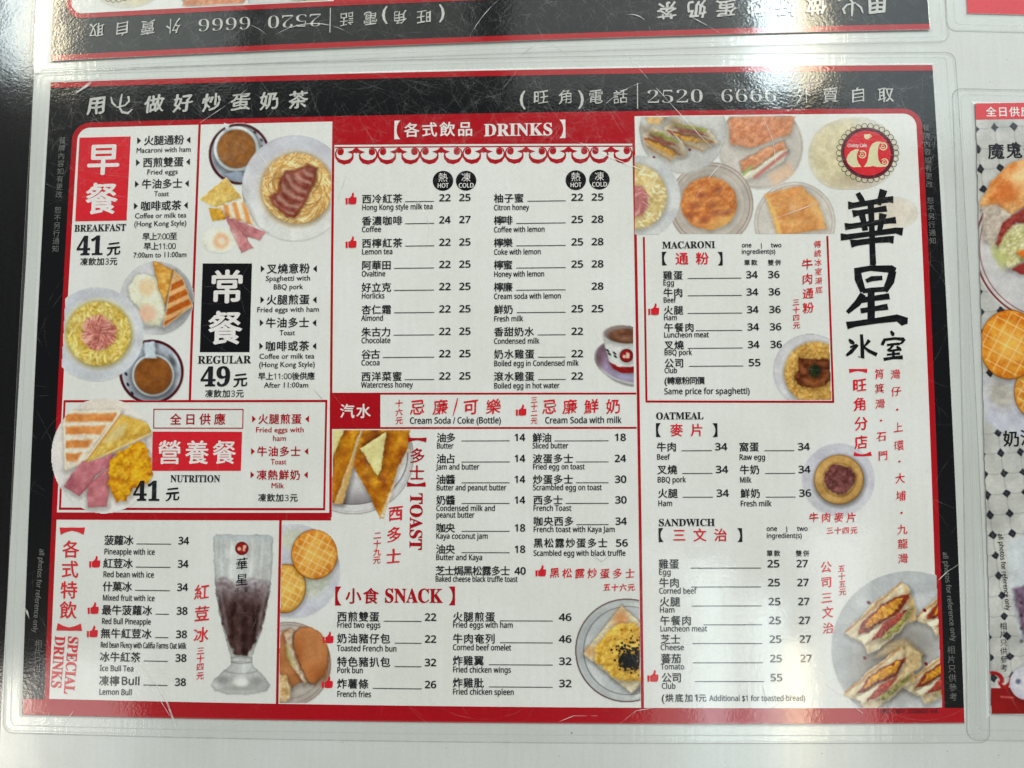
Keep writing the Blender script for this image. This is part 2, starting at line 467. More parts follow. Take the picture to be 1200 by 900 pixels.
    def strands(s, cx, cy, r, cols, n, width, mask, seed=1, ln=18, swirl=1.0):
        R = np.random.RandomState(seed)
        for _ in range(n):
            rr = r * math.sqrt(R.rand()); th = R.rand() * 6.28
            x, y = cx + rr * math.cos(th), cy + rr * math.sin(th)
            a = th + math.pi / 2 * swirl + R.randn() * .5
            L = ln * (.5 + R.rand()); cur = R.randn() * .04 + (1 / max(rr, 6)) * swirl
            c = np.array(cols[R.randint(len(cols))], float) * (0.92 + .16 * R.rand())
            for k in range(4):
                x2, y2 = x + math.cos(a) * L / 4, y + math.sin(a) * L / 4
                i0 = np.searchsorted(s.u, min(x, x2) - 3); i1 = np.searchsorted(s.u, max(x, x2) + 3)
                j0 = np.searchsorted(s.vv, min(y, y2) - 3); j1 = np.searchsorted(s.vv, max(y, y2) + 3)
                if i1 > i0 and j1 > j0:
                    UU = s.U[j0:j1, i0:i1]; VV = s.V[j0:j1, i0:i1]; e = np.array([x2 - x, y2 - y])
                    t = np.clip(((UU - x) * e[0] + (VV - y) * e[1]) / (e @ e), 0, 1)
                    d = np.hypot(UU - x - t * e[0], VV - y - t * e[1]) - width / 2
                    al = np.clip(.5 - d / .9, 0, 1) * .75 * np.clip(.5 - mask[j0:j1, i0:i1] / 1.5, 0, 1) * s.clip[j0:j1, i0:i1]
                    s.C[j0:j1, i0:i1] = s.C[j0:j1, i0:i1] * (1 - al[..., None]) + c * al[..., None]
                x, y = x2, y2; a += cur * L / 4 + R.randn() * .1
    def part(s, label, z=0.54):
        w_ = np.clip(s.id, -1, 0)[..., None] + 1
        s.C = s.C * (1 + .07 * (s.n(2.2, 2, 77)[..., None] - .5)) * (1 + w_ * .13 * (s.n(16, 2, 55)[..., None] - .5)) - w_ * 3
        g_ = s.C.mean(axis=2, keepdims=True); s.C = s.C * .92 + g_ * .08; s.C = np.where(w_ > 0, (s.C - 205) * 1.12 + 200 * np.array((1.0, .99, .97)), s.C)
        mmv = px2mm(s.U, s.V); colr = np.clip(s2l(np.clip(s.C, 0, 255)).reshape(-1, 3) * GAIN, 0.004, 0.85)
        H, W_ = s.U.shape; idx = np.arange(H * W_).reshape(H, W_)
        fid = s.id[:-1, :-1]
        # a face belongs to what covers its corner; keep faces with any painted corner
        mx = np.maximum(np.maximum(s.id[:-1, :-1], s.id[1:, :-1]), np.maximum(s.id[:-1, 1:], s.id[1:, 1:]))
        cl = np.minimum(np.minimum(s.clip[:-1, :-1], s.clip[1:, :-1]), np.minimum(s.clip[:-1, 1:], s.clip[1:, 1:])) > .5
        fid = np.where(fid < 0, mx, fid); fid = np.where(cl, fid, -1)
        parts = []
        for k, nm in enumerate(s.names):
            sel = np.argwhere(fid == k)
            if len(sel) == 0: continue
            a = idx[sel[:, 0], sel[:, 1]]; q = np.c_[a, a + W_, a + W_ + 1, a + 1]
            un, inv = np.unique(q, return_inverse=True); inv = inv.reshape(q.shape)
            p = Part(nm, z, 'photo_print'); p.v = [mmv[un]]; p.zz = [np.zeros(len(un))]; p.n = len(un)
            p.f = inv.tolist(); p.m = [0] * len(inv); p.col = colr[un]
            parts.append((len(sel), p))
        root = Part('dish_picture', z, 'photo_print', label)
        root.holder = True
        root.children = [p for _, p in parts]
        return root
def zz(x0, y0, s, pts): return [(x0 + x / s, y0 + y / s) for x, y in pts]

def build_picture(pic, parent, T=None, z0=0.0):
    # the biggest piece (normally the plate) carries the picture, the rest are its pieces
    ch = sorted(pic.children, key=lambda p: -p.n)
    names = [c.name for c in ch]
    e = bpy.data.objects.new('dish_picture', None); COL.objects.link(e); e.parent = parent
    e.empty_display_size = 0.01
    if pic.label: e['label'] = pic.label
    for c in ch: build(c, e, T, z0)

PICS = []
def cup(p, sx, sy, sr, cx, cy, cr, tr, tea, ring=(92, 24, 40), shade=1):
    p.paint(p.ell(sx, sy, sr), p.mixn((196, 203, 212), (150, 160, 175), 14), 'saucer')
    p.paint(np.abs(p.ell(sx, sy, sr - 1.8)) - 1.5, ring)
    p.paint(p.ell(cx - 1, cy + 3, cr + 4), (120, 128, 142), soft=9, op=.6, mask=p.ell(sx, sy, sr - 4))
    p.paint(p.ell(cx, cy, cr), p.mixn((222, 228, 232), (198, 208, 216), 12), 'cup')
    p.paint(p.ell(cx, cy, tr + 1), (150, 120, 100), op=.8)
    p.paint(p.ell(cx, cy, tr), p.mixn(tea, np.array(tea) * .86, 6), 'milk_tea')

# -- breakfast: spaghetti with pork, milk tea, toast
p = Pic(235, 143, 391, 299)
Z = lambda pts: zz(230, 140, 5.625, pts)
p.clip = (p.U < 389.5 - (p.V - 150) * .012).astype(float) * (p.U > 236 - (p.V - 150) * .04)
cup(p, 281, 181, 36, 277.5, 175, 26.5, 22, (166, 116, 70))
p.paint(p.pol(Z([(180, 365), (250, 345), (305, 350), (300, 420), (215, 400)])), (150, 162, 180), 'spoon')
p.paint(p.pol(Z([(190, 30), (220, 40), (215, 75), (195, 70)])), (210, 215, 222), 'cup')
for a in ((390, 88), (432, 138), (440, 185)): p.paint(p.ell(230 + a[0] / 5.625, 140 + a[1] / 5.625, 2, 1.2, 50), (50, 60, 60))
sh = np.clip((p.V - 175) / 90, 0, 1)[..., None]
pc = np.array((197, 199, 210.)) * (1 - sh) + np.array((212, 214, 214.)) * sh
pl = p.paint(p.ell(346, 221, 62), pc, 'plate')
p.paint(np.abs(p.ell(346, 221, 61.5)) - .4, (176, 178, 184), op=.6)
p.paint(p.ell(348, 222, 44), (208, 186, 146), soft=8, op=.8)
nd = p.paint(p.ell(348.5, 221, 41), p.mixn((222, 186, 128), (196, 152, 92), 4), 'spaghetti', soft=3)
p.strands(348.5, 221, 39, [(238, 212, 162), (228, 194, 136), (205, 165, 105), (190, 145, 86), (244, 222, 178)], 420, 1.5, nd, 5, 26)
pk = .9 + p.pol(Z([(480, 510), (545, 470), (550, 390), (590, 340), (660, 335), (730, 300), (800, 320), (795, 400), (745, 500), (720, 560), (650, 655), (600, 645), (500, 565)]))
p.paint(pk + 1.5 * (p.n(5, 2, 9) - .5) - 1, (120, 62, 40), op=.6, soft=4)
p.paint(pk + 3 * (p.n(6, 2, 4) - .5), p.mixn((168, 118, 108), (134, 78, 70), 7, 2), 'barbecued_pork')
tt = (p.U * .62 - p.V * .78) + 3.5 * np.sin((p.U * .78 + p.V * .62) / 7.0) + 5 * (p.n(9, 2, 12) - .5)
p.paint(1.6 - 3.2 * np.sin(tt / 1.75), (192, 158, 148), op=.6, mask=pk + 3, soft=3)
p.paint(2.2 + 3.0 * np.sin(tt / 1.75), (124, 44, 44), op=.5, mask=pk + 4, soft=2.5)
p.paint(np.abs(pk + 1) - .8, (150, 70, 46), op=.55, soft=2)
t1 = p.pol(Z([(20, 530), (200, 385), (305, 520), (125, 585)]))
p.paint(t1, p.mixn((228, 208, 140), (208, 168, 88), 8), 'toast'); p.paint(np.abs(t1) - .5, (232, 222, 190), op=.8)
t2 = p.pol(Z([(125, 585), (310, 530), (395, 705), (190, 640)]))
p.paint(t2, (236, 220, 200), 'toast')
for i in range(4):
    x = 205 + i * 62; p.paint(p.seg(*Z([(x - 12, 560), (x + 22, 690)]), 2.6), (226, 162, 104), mask=t2, soft=2.5)
p.paint(p.pol(Z([(85, 585), (150, 590), (195, 640), (190, 665), (110, 672)])) + 3 * (p.n(4, 2) - .5), (216, 170, 74), 'egg', tex=.15)
p.paint(p.pol(Z([(195, 638), (330, 690), (460, 745), (420, 800), (330, 775), (385, 850), (300, 882), (240, 760)])), p.mixn((206, 150, 154), (182, 116, 126), 6), 'ham')
p.paint(p.seg(*Z([(215, 650), (345, 785)]), .5), (150, 90, 96), op=.6)
p.paint(p.ell(257, 282, 20, 15), (226, 228, 214), 'egg', soft=9, op=.8)
p.paint(p.ell(259.5, 283, 9.5), (232, 182, 150), soft=5); p.paint(p.ell(260.5, 283, 4), (238, 205, 190), soft=4)
PICS.append(p.part('printed photo of spaghetti with sliced barbecued pork, milk tea and toast', .54))

# -- breakfast: macaroni with ham, fried eggs, milk tea
p = Pic(66, 303, 229, 469)
Z = lambda pts: zz(60, 300, 5.143, pts)
p.clip = (p.U > 79.8 - (p.V - 300) * .055).astype(float) * (p.U < 229.5 - (p.V - 300) * .035)
cup(p, 178.2, 436, 38, 180.2, 440, 24.8, 21.6, (158, 104, 58))
p.paint(p.pol([(169, 401), (182, 400), (184, 420), (171, 420)]), (196, 208, 220), 'cup', soft=2)
p.paint(p.ell(203, 423, 3, 7, -30), (70, 78, 84), soft=3, op=.7)
for a in ((455, 712), (466, 775), (492, 828)): p.paint(p.ell(60 + a[0] / 5.143, 300 + a[1] / 5.143, 2.2, 1.3, 60), (36, 40, 60))
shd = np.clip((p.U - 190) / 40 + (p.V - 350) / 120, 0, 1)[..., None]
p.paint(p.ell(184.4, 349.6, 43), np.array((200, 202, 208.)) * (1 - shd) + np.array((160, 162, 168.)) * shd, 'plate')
p.paint(p.ell(182, 352, 33), (206, 208, 212), soft=6, op=.7)
eg = p.pol(Z([(470, 190), (500, 130), (560, 108), (640, 130), (690, 230), (690, 360), (660, 425), (570, 420), (540, 330), (480, 260)]))
p.paint(eg + 3 * (p.n(7, 2) - .5), p.mixn((228, 226, 208), (208, 210, 190), 6), 'fried_egg', soft=2)
p.paint(p.ell(173, 337, 9.5), (232, 198, 164), soft=6, op=.9); p.paint(p.ell(173.5, 367, 9.5, 10), (234, 186, 164), soft=6, op=.9)
t1 = p.pol(Z([(615, 25), (740, 88), (692, 290), (655, 210)]))
p.paint(t1, p.mixn((226, 188, 112), (198, 142, 66), 6), 'toast'); p.paint(np.abs(t1) - .5, (180, 120, 60), op=.7)
t2 = p.pol(Z([(745, 90), (790, 130), (855, 300), (680, 432), (705, 280)]))
p.paint(t2, (220, 176, 128), 'toast')
for i in range(5):
    y = 150 + i * 68; p.paint(p.seg(*Z([(700, y + 55), (860, y - 20)]), 3.4), p.mixn((196, 116, 52), (172, 92, 40), 4), mask=t2, soft=2)
p.paint(np.abs(t2) - .5, (228, 200, 160), op=.7)
g = np.clip((p.U - 90) / 90, 0, 1)[..., None]
pl = p.paint(p.ell(114, 391.8, 55), np.array((196, 200, 210.)) * (1 - g) + np.array((204, 208, 216.)) * g, 'plate')
p.paint(p.ell(108, 352, 30, 12), (184, 188, 200), soft=14, op=.5, mask=pl)
p.paint(p.ell(116.4, 391.4, 41), (214, 208, 172), soft=7)
mc = p.paint(p.ell(116.4, 391.4, 37.5), p.mixn((222, 200, 112), (184, 156, 70), 3.5), 'macaroni', soft=4)
R = np.random.RandomState(4)
for _ in range(260):
    r = 36 * math.sqrt(R.rand()); t = R.rand() * 6.28; x, y = 116.4 + r * math.cos(t), 391.4 + r * math.sin(t)
    p.strands(x, y, .1, [(228, 210, 138), (220, 196, 116), (208, 182, 100), (232, 216, 150)], 1, 2.3, mc, _, 6, R.randn() * .5)
hm = p.ell(116.5, 390, 17.5, 17)
p.paint(hm + 5 * (p.n(4, 2) - .5), p.mixn((204, 140, 132), (170, 100, 96), 3), 'ham_strips', soft=2)
p.strands(116.5, 390, 17, [(222, 160, 152), (206, 140, 134), (176, 104, 100), (230, 176, 166)], 130, 1.4, hm - 4, 9, 14, .2)
PICS.append(p.part('printed photo of ham macaroni, fried eggs with toast and milk tea'))

# -- nutrition plate
p = Pic(58, 465, 180, 605)
Z = lambda pts: zz(55, 460, 6.207, pts)
sh = np.clip((p.V - 500) / 80, 0, 1)[..., None]
pl = p.paint(p.ell(122.7, 534, 61.5, 67.5), np.array((222, 216, 214.)) * (1 - sh) + np.array((218, 217, 219.)) * sh, 'plate')
p.clip = ((p.U < 179.3) | (p.V > 553)).astype(float) * (np.where(p.V > 590, 1, 1))
p.clip *= (p.ell(122.7, 534, 62, 68) < 0)
t1 = p.pol(Z([(135, 150), (535, 135), (290, 490), (145, 560)]))
p.paint(t1 - 2, (226, 216, 202), 'toast', soft=2)
for i, (y, x0, x1) in enumerate(((180, 140, 500), (272, 140, 410), (372, 142, 320), (468, 142, 240))):
    p.paint(p.pol(Z([(x0, y - 24), (x1 + 18, y - 30), (x1 - 14, y + 30), (x0, y + 34)])), p.mixn((224, 160, 104), (206, 132, 76), 6), mask=t1, soft=3)
p.paint(p.pol(Z([(250, 110), (330, 60), (480, 50), (600, 95), (540, 130)])), (220, 210, 196), soft=6, op=.6)
t2 = p.pol(Z([(285, 500), (370, 370), (545, 160), (640, 185), (735, 225), (770, 290), (500, 430), (310, 508)]))
p.paint(t2, p.mixn((226, 200, 120), (206, 166, 78), 8), 'toast')
p.paint(p.pol(Z([(410, 360), (500, 250), (590, 220), (560, 310), (470, 360)])), (220, 206, 160), soft=6, op=.8)
p.paint(p.seg(*Z([(290, 500), (545, 160)]), .9), (200, 140, 90), op=.8); p.paint(p.seg(*Z([(305, 508), (770, 292)]), 1.1), (226, 206, 160), op=.9)
p.paint(p.seg(*Z([(295, 480), (535, 150)]), .8), (232, 222, 206), op=.9)
h1 = p.pol(Z([(130, 680), (180, 600), (260, 500), (300, 510), (500, 440), (450, 540), (370, 600), (300, 690), (280, 720), (240, 755)]))
p.paint(h1, p.mixn((204, 136, 148), (178, 106, 120), 9), 'ham')
h2 = p.pol(Z([(300, 690), (390, 590), (470, 530), (455, 740), (440, 830), (400, 835), (300, 838)]))
p.paint(h2, p.mixn((210, 142, 152), (184, 112, 124), 9), 'ham'); p.paint(p.seg(*Z([(300, 690), (460, 535)]), .6), (150, 90, 100), op=.5)
eg = p.pol(Z([(470, 500), (520, 430), (640, 370), (700, 350), (740, 420), (768, 470), (770, 590), (740, 660), (640, 700), (580, 780), (510, 795), (460, 700), (455, 600)]))
p.paint(eg + 5 * (p.n(6, 2) - .5), p.mixn((238, 186, 50), (196, 130, 20), 5.5), 'scrambled_egg', tex=.1)
p.paint(eg + 9 + 8 * (p.n(5, 2, 8) - .5), (244, 202, 84), soft=9, op=.45, mask=p.n(4, 2, 5) * 30 - 14)
PICS.append(p.part('printed photo of toast, ham and scrambled egg on a round white plate', .58))

# -- red bean ice glass
p = Pic(246, 622, 324, 820)
Z = lambda pts: zz(240, 610, 4.094, pts)
gl = p.pol(Z([(42, 78), (60, 66), (310, 66), (330, 80), (326, 220), (316, 340), (295, 450), (270, 540), (232, 645), (230, 690), (240, 700), (300, 760), (318, 785), (300, 815), (230, 832), (110, 832), (50, 815), (30, 785), (50, 755), (118, 700), (128, 690), (124, 645), (95, 540), (68, 440), (54, 340), (46, 220)]))
p.paint(gl + .6 * (p.n(4, 2) - .5), p.mixn((208, 212, 214), (184, 188, 190), 7, asp=.4), 'glass')
p.paint(np.abs(gl + 1.2) - .7, (150, 154, 158), op=.55, soft=1.6)
p.paint(p.pol(Z([(46, 72), (328, 72), (325, 96), (48, 96)])), (178, 190, 200), op=.55, soft=5)
dr = p.pol(Z([(56, 290), (90, 270), (150, 300), (230, 275), (318, 290), (312, 345), (290, 450), (264, 540), (205, 645), (150, 645), (102, 540), (74, 440), (58, 345)]))
g = np.clip((p.V - 680) / 30, 0, 1)[..., None]
dk = p.mixn((104, 84, 86), (66, 46, 48), 6, 2, asp=.7) + 10 * np.sin(p.U / 2.1)[..., None]; lt = p.mixn((184, 182, 190), (140, 128, 138), 4, 5)
p.paint(dr + 4 * (p.n(5, 2) - .5), lt * (1 - g) + dk * g, 'red_bean_drink', soft=2.5)
p.paint(p.seg(*Z([(75, 330), (110, 540)]), 1.6), (168, 164, 172), soft=4, op=.5); p.paint(p.seg(*Z([(296, 330), (250, 560)]), 1.4), (172, 168, 176), soft=4, op=.5)
for i in range(5): p.paint(p.seg(*Z([(80 + i * 50, 90), (85 + i * 46, 270)]), .7), (222, 226, 228), soft=3, op=.5)
p.paint(p.ell(282, 806, 30, 4), (150, 152, 152), soft=5, op=.6); p.paint(p.ell(262, 797, 9, 5), (128, 130, 132), soft=5, op=.6)
p.paint(p.ell(300, 798, 9, 5), (134, 136, 138), soft=5, op=.55); p.paint(p.ell(283, 799, 8, 5), (226, 228, 228), soft=4, op=.8)
p.paint(np.abs(p.ell(283, 782, 22, 7)) - .7, (150, 152, 154), op=.6); p.paint(np.abs(p.ell(283, 773, 14, 4)) - .8, (140, 142, 146), op=.65)
p.paint(p.ell(284, 642.5, 7.6), (170, 44, 44), 'glass'); p.paint(np.abs(p.ell(284, 642.5, 7)) - .6, (90, 30, 40))
for d in (p.ell(281, 643, 2.2), p.pol([(285, 639), (289, 639), (288, 646), (284, 646)])): p.paint(d, (222, 200, 180), op=.9)
PICS.append(p.part('printed photo of a tall glass of red bean ice drink'))

# -- snack buns
p = Pic(328, 612, 403, 824)
Z = lambda pts: zz(240, 610, 4.094, pts)
p.clip = (p.U > 330.5 - (p.V - 612) * .017).astype(float) * (p.V < 823.5)
p.paint(p.ell(344, 669, 55), p.mixn((192, 194, 208), (202, 204, 212), 12), 'plate')
p.paint(p.ell(366, 682, 24, 16, -30), p.mixn((206, 208, 196), (176, 184, 170), 4), soft=8, op=.9)
p.paint(p.ell(345, 632, 18, 12), (198, 202, 186), soft=8, op=.8)
def wbun(p, cx, cy, rx, ry, ang=0, base=((232, 176, 92), (206, 128, 50)), g=8.5, off=0):
    e = p.ell(cx, cy, rx, ry, ang)
    p.paint(e - .8, (150, 84, 34), op=.8)
    p.paint(e, p.mixn(*base, 6), 'bun')
    p.paint(e + min(rx, ry) * .45, (236, 194, 112), soft=18, op=.6)
    for i in range(-5, 6):
        for a in (28, 118):
            t = math.radians(a); nx, ny = -math.sin(t), math.cos(t)
            d = np.abs((p.U - cx) * nx + (p.V - cy) * ny - i * g - off) - .55
            p.paint(d, (240, 212, 160), mask=e + 2.4, op=.75, soft=1.4)
    return e
wbun(p, 335, 689.5, 23, 28, 10, ((224, 184, 100), (204, 146, 66)))
wbun(p, 369, 649.5, 26.5, 28.5)
pl = p.paint(p.ell(338.5, 778, 50), (184, 176, 172), 'plate')
for r in (49, 46, 40): p.paint(np.abs(p.ell(338.5, 778, r)) - .5, (140, 124, 120), op=.7)
p.paint(p.ell(338, 780, 38), (196, 190, 186), soft=6, op=.6)
b1 = p.pol(Z([(358, 560), (378, 530), (400, 520), (450, 640), (490, 760), (420, 800), (358, 720)]))
p.paint(b1, p.mixn((192, 138, 98), (172, 114, 74), 12), 'pork_bun', soft=2)
p.paint(p.pol(Z([(384, 540), (412, 514), (432, 530), (420, 560), (440, 640), (476, 720), (500, 776), (482, 784), (430, 706), (398, 620)])), p.mixn((214, 204, 192), (186, 150, 120), 4), 'pork_filling', soft=2)
p.paint(p.pol(Z([(388, 590), (402, 600), (436, 700), (428, 712), (398, 650)])), (188, 192, 140), soft=3, op=.8)
b2 = p.pol(Z([(432, 540), (465, 514), (515, 512), (560, 540), (590, 600), (592, 680), (570, 740), (530, 778), (500, 772), (470, 710), (440, 640), (428, 580)]))
p.paint(b2 - 1.4, (112, 66, 38), soft=3, op=.6)
p.paint(b2, p.mixn((192, 132, 88), (174, 108, 66), 14), 'pork_bun', soft=1.6)
p.paint(p.ell(368, 760, 14, 24, -14), (206, 148, 104), soft=16, op=.6); p.paint(p.ell(377, 790, 10, 10), (150, 88, 50), soft=12, op=.5)
p.paint(p.pol(Z([(355, 740), (390, 740), (412, 790), (410, 850), (385, 870), (355, 868)])), p.mixn((226, 206, 168), (190, 150, 100), 4), 'bread', soft=2)
PICS.append(p.part('printed photo of grilled waffle buns and a pork bun on plates'))

# -- french toast with butter
p = Pic(388, 502.5, 492, 609)
Z = lambda pts: zz(380, 495, 7.5, pts)
p.clip = (p.U > 390.3 - (p.V - 500) * .012).astype(float) * (p.V > 503.3)
g = np.clip((p.V - 560) / 34, 0, 1)[..., None]
p.paint(p.ell(414, 535, 71, 67.5), (206, 207, 210), 'plate')
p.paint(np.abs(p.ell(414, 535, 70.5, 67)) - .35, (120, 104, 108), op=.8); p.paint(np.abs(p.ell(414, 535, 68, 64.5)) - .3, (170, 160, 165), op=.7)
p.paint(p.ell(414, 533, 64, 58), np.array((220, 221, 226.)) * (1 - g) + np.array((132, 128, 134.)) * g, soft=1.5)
p.paint(np.abs(p.ell(414, 533, 64, 58)) - .5, (90, 84, 88), op=.8)
t1 = p.pol(Z([(60, 50), (345, 50), (250, 400), (165, 715), (60, 705)]))
p.paint(t1, p.mixn((222, 164, 56), (176, 106, 24), 9, k=.8), 'french_toast'); 
p.paint(p.pol(Z([(325, 50), (360, 50), (165, 712), (90, 712), (180, 470)])), p.mixn((226, 208, 176), (200, 176, 134), 5, ang=70, asp=3), 'french_toast', soft=1.5)
p.paint(p.pol(Z([(250, 300), (275, 320), (160, 712), (100, 712), (130, 660)])), (214, 160, 84), soft=4, op=.6)
t2 = p.pol(Z([(345, 50), (755, 50), (740, 225), (640, 420), (525, 838), (492, 838), (400, 640), (262, 400), (285, 250)]))
p.paint(t2, p.mixn((222, 164, 60), (160, 92, 22), 10, 6, k=.9), 'french_toast')
p.paint(p.pol(Z([(735, 230), (750, 240), (640, 480), (530, 838), (488, 830), (600, 560)])), p.mixn((226, 214, 192), (204, 182, 150), 4), soft=2)
for (x, y, r) in ((560, 400, 7), (400, 480, 6), (480, 570, 5), (430, 120, 8)): p.paint(p.ell(380 + x / 7.5, 495 + y / 7.5, r * 1.4, r * .5), (120, 66, 20), soft=7, op=.45, mask=t2)
p.paint(p.pol(Z([(330, 190), (400, 150), (540, 78), (320, 240)])), (90, 56, 24), soft=3, op=.6)
p.paint(p.pol(Z([(548, 80), (318, 228), (472, 472), (500, 420)])), p.mixn((228, 222, 168), (216, 208, 150), 5), 'butter')
p.paint(p.pol(Z([(60, 50), (182, 50), (66, 350)])), (224, 216, 158), 'butter')
PICS.append(p.part('printed photo of thick french toast with butter slices'))

# -- truffle scrambled egg toast
p = Pic(672, 700, 752, 826)
Z = lambda pts: zz(660, 690, 6.43, pts)
p.clip = (p.U < 749.3 + (p.V - 700) * .012).astype(float)
p.paint(p.ell(734.6, 761.8, 60.5), (184, 189, 192), 'plate')
p.paint(np.abs(p.ell(734.6, 761.8, 60)) - .7, (84, 50, 56), op=.9)
g = np.clip((p.U - 690) / 60, 0, 1)[..., None]
p.paint(p.ell(735, 762, 56.5), np.array((176, 182, 188.)) * (1 - g) + np.array((198, 202, 204.)) * g, soft=2)
p.paint(np.abs(p.ell(735.5, 762, 51.5)) - .5, (96, 96, 100), op=.8)
p.paint(p.ell(736, 762, 51), p.mixn((200, 204, 208), (180, 186, 192), 20), soft=1.6)
p.paint(p.pol(Z([(520, 790), (640, 660), (640, 760)])), (120, 122, 126), soft=4, op=.8)
t = p.pol(Z([(440, 125), (150, 490), (512, 782), (660, 640), (660, 330)]))
p.paint(t - .8, (150, 148, 140), op=.5, soft=3); p.paint(t, p.mixn((222, 214, 190), (206, 192, 162), 6), 'toast')
p.paint(p.ell(727.5, 725, 8, 10), (206, 140, 90), soft=10, op=.8); p.paint(p.ell(692, 763, 6), (214, 160, 104), soft=8, op=.7)
eg = p.pol(Z([(390, 275), (500, 250), (600, 290), (660, 300), (660, 690), (530, 695), (420, 690), (350, 640), (300, 580), (235, 560), (245, 420), (330, 330)]))
p.paint(eg + 4 * (p.n(5, 2) - .5), p.mixn((236, 202, 110), (200, 154, 60), 4.5), 'scrambled_egg')
R = np.random.RandomState(11)
for _ in range(230):
    a, b = R.randn(2); x = 740 + a * 9.5; y = 768 + b * 8.5 - abs(a) * 1.0
    r = .5 + R.rand() * 1.0
    i0, i1 = np.searchsorted(p.u, (x - 3, x + 3)); j0, j1 = np.searchsorted(p.vv, (y - 3, y + 3))
    if i1 > i0 and j1 > j0:
        d = np.hypot(p.U[j0:j1, i0:i1] - x, p.V[j0:j1, i0:i1] - y) - r; al = np.clip(.5 - d / .9, 0, 1)[..., None]
        p.C[j0:j1, i0:i1] = p.C[j0:j1, i0:i1] * (1 - al) + np.array((30, 28, 30.)) * al
p.paint(p.ell(738, 775, 14, 8) + 10 * (p.n(3, 2) - .5), (28, 26, 28), 'truffle', soft=3)
PICS.append(p.part('printed photo of scrambled egg and black truffle on toast'))

# -- cup of condensed milk
p = Pic(693, 375, 744, 456)
p.clip = (p.U < 742.0 + (p.V - 375) * .012).astype(float)
p.paint(p.ell(736, 430, 42, 27, 18) , (150, 150, 152), 'shadow', soft=12, op=.5, thr=.95)
p.paint(p.ell(737, 425, 41.5, 24.5, 16), (196, 196, 196), 'saucer'); p.paint(p.ell(737, 424, 40, 23, 16), p.mixn((172, 154, 188), (138, 118, 146), 12), soft=1.4)
p.paint(p.ell(742, 440, 22, 6, 5), (176, 186, 214), soft=8, op=.8); p.paint(p.ell(702, 421, 5, 14, 20), (110, 84, 86), soft=7, op=.6)
cp = p.pol([(706, 390), (709, 408), (714, 425), (722, 434), (744, 438), (746, 384), (720, 380), (709, 384)])
g = np.clip((p.U - 706) / 38, 0, 1)[..., None]
p.paint(cp, np.array((196, 200, 200.)) * (1 - g) + np.array((226, 228, 232.)) * g, 'cup', soft=1.6)
p.paint(p.pol([(713, 424), (724, 430), (744, 430), (744, 438), (728, 437), (719, 433)]), (150, 26, 34), soft=1.4)
p.paint(p.ell(733, 391, 27, 12, 3), (206, 208, 208)); p.paint(p.ell(733, 392, 25.5, 10.8, 3), (150, 138, 138)); 
p.paint(p.ell(735, 394, 22, 8.4, 2), p.mixn((146, 106, 84), (106, 72, 60), 7), 'milk_drink', soft=2, mask=p.ell(733, 392, 25.5, 10.8, 3)); p.paint(p.ell(732, 397, 7, 2.6), (176, 140, 120), soft=5, op=.7)
p.paint(p.ell(734, 417, 7.6), (164, 26, 36), 'cup'); p.paint(np.abs(p.ell(734, 417, 7.4)) - .4, (70, 24, 30))
p.paint(p.ell(731.5, 418, 2), (222, 196, 180)); p.paint(p.pol([(734, 413.5), (738, 413.5), (737, 420), (734, 420)]), (222, 196, 180))
for (x, y) in ((712, 411), (714, 415), (720, 414), (721, 418)): p.paint(p.ell(x, y, 2.3, 1.1, 40), (44, 44, 52))
PICS.append(p.part('printed photo of a white logo cup on a lilac saucer'))

# -- collage at the top right
p = Pic(742, 136, 1078, 277)
p.clip = ((p.U > 743.3) & (p.V > 137.2 - (p.U - 743) * .010) & (p.V < 275.3 - (p.U - 743) * .003)).astype(float)
p.clip *= ((p.U < 1055) | (p.V > 156) | (np.hypot(p.U - 1055, p.V - 156) < 18.5)) & (p.U < 1073.2 + (p.V - 150) * .05)
fade = np.clip((p.U - 930) / 120, 0, 1)
p.paint(p.ell(1001, 180, 56, 46), (206, 202, 190), 'rice_dish', soft=18, op=.75, thr=.7)
p.paint(p.ell(985, 182, 38, 40), p.mixn((222, 214, 178), (202, 190, 150), 5), 'rice_dish', soft=14, op=.85)
p.paint(p.ell(1003, 216, 26, 9), (170, 150, 136), soft=14, op=.5); p.paint(p.ell(1045, 250, 34, 22), (214, 198, 182), 'rice_dish', soft=26, op=.55, thr=.6)
# cutlet plate
p.paint(p.ell(891, 172, 50), (196, 190, 186), 'plate', soft=3); p.paint(np.abs(p.ell(891, 172, 48)) - .6, (160, 148, 144), op=.6)
c1 = p.pol([(853, 138), (905, 137), (932, 137), (925, 158), (880, 174), (856, 170)])
p.paint(c1, p.mixn((222, 150, 112), (190, 110, 72), 5), 'cutlet', soft=2.5)
c2 = p.pol([(867, 190), (895, 175), (918, 166), (922, 178), (900, 186), (882, 200), (870, 203)])
p.paint(c2 - 1, (120, 80, 60), soft=3, op=.5); p.paint(c2, p.mixn((224, 158, 118), (196, 120, 80), 5), 'cutlet', soft=2)
p.paint(p.pol([(866, 204), (884, 199), (912, 178), (922, 176), (918, 190), (885, 208), (872, 212)]), (214, 212, 196), 'sandwich', soft=2)
p.paint(p.seg((871, 205), (880, 196), 1.6), (150, 176, 100), soft=2); p.paint(p.seg((884, 208), (920, 180), 2.0), (190, 110, 106), soft=2.5)
p.paint(p.pol([(900, 205), (925, 190), (932, 205), (905, 218)]), (216, 178, 148), soft=6, op=.8)
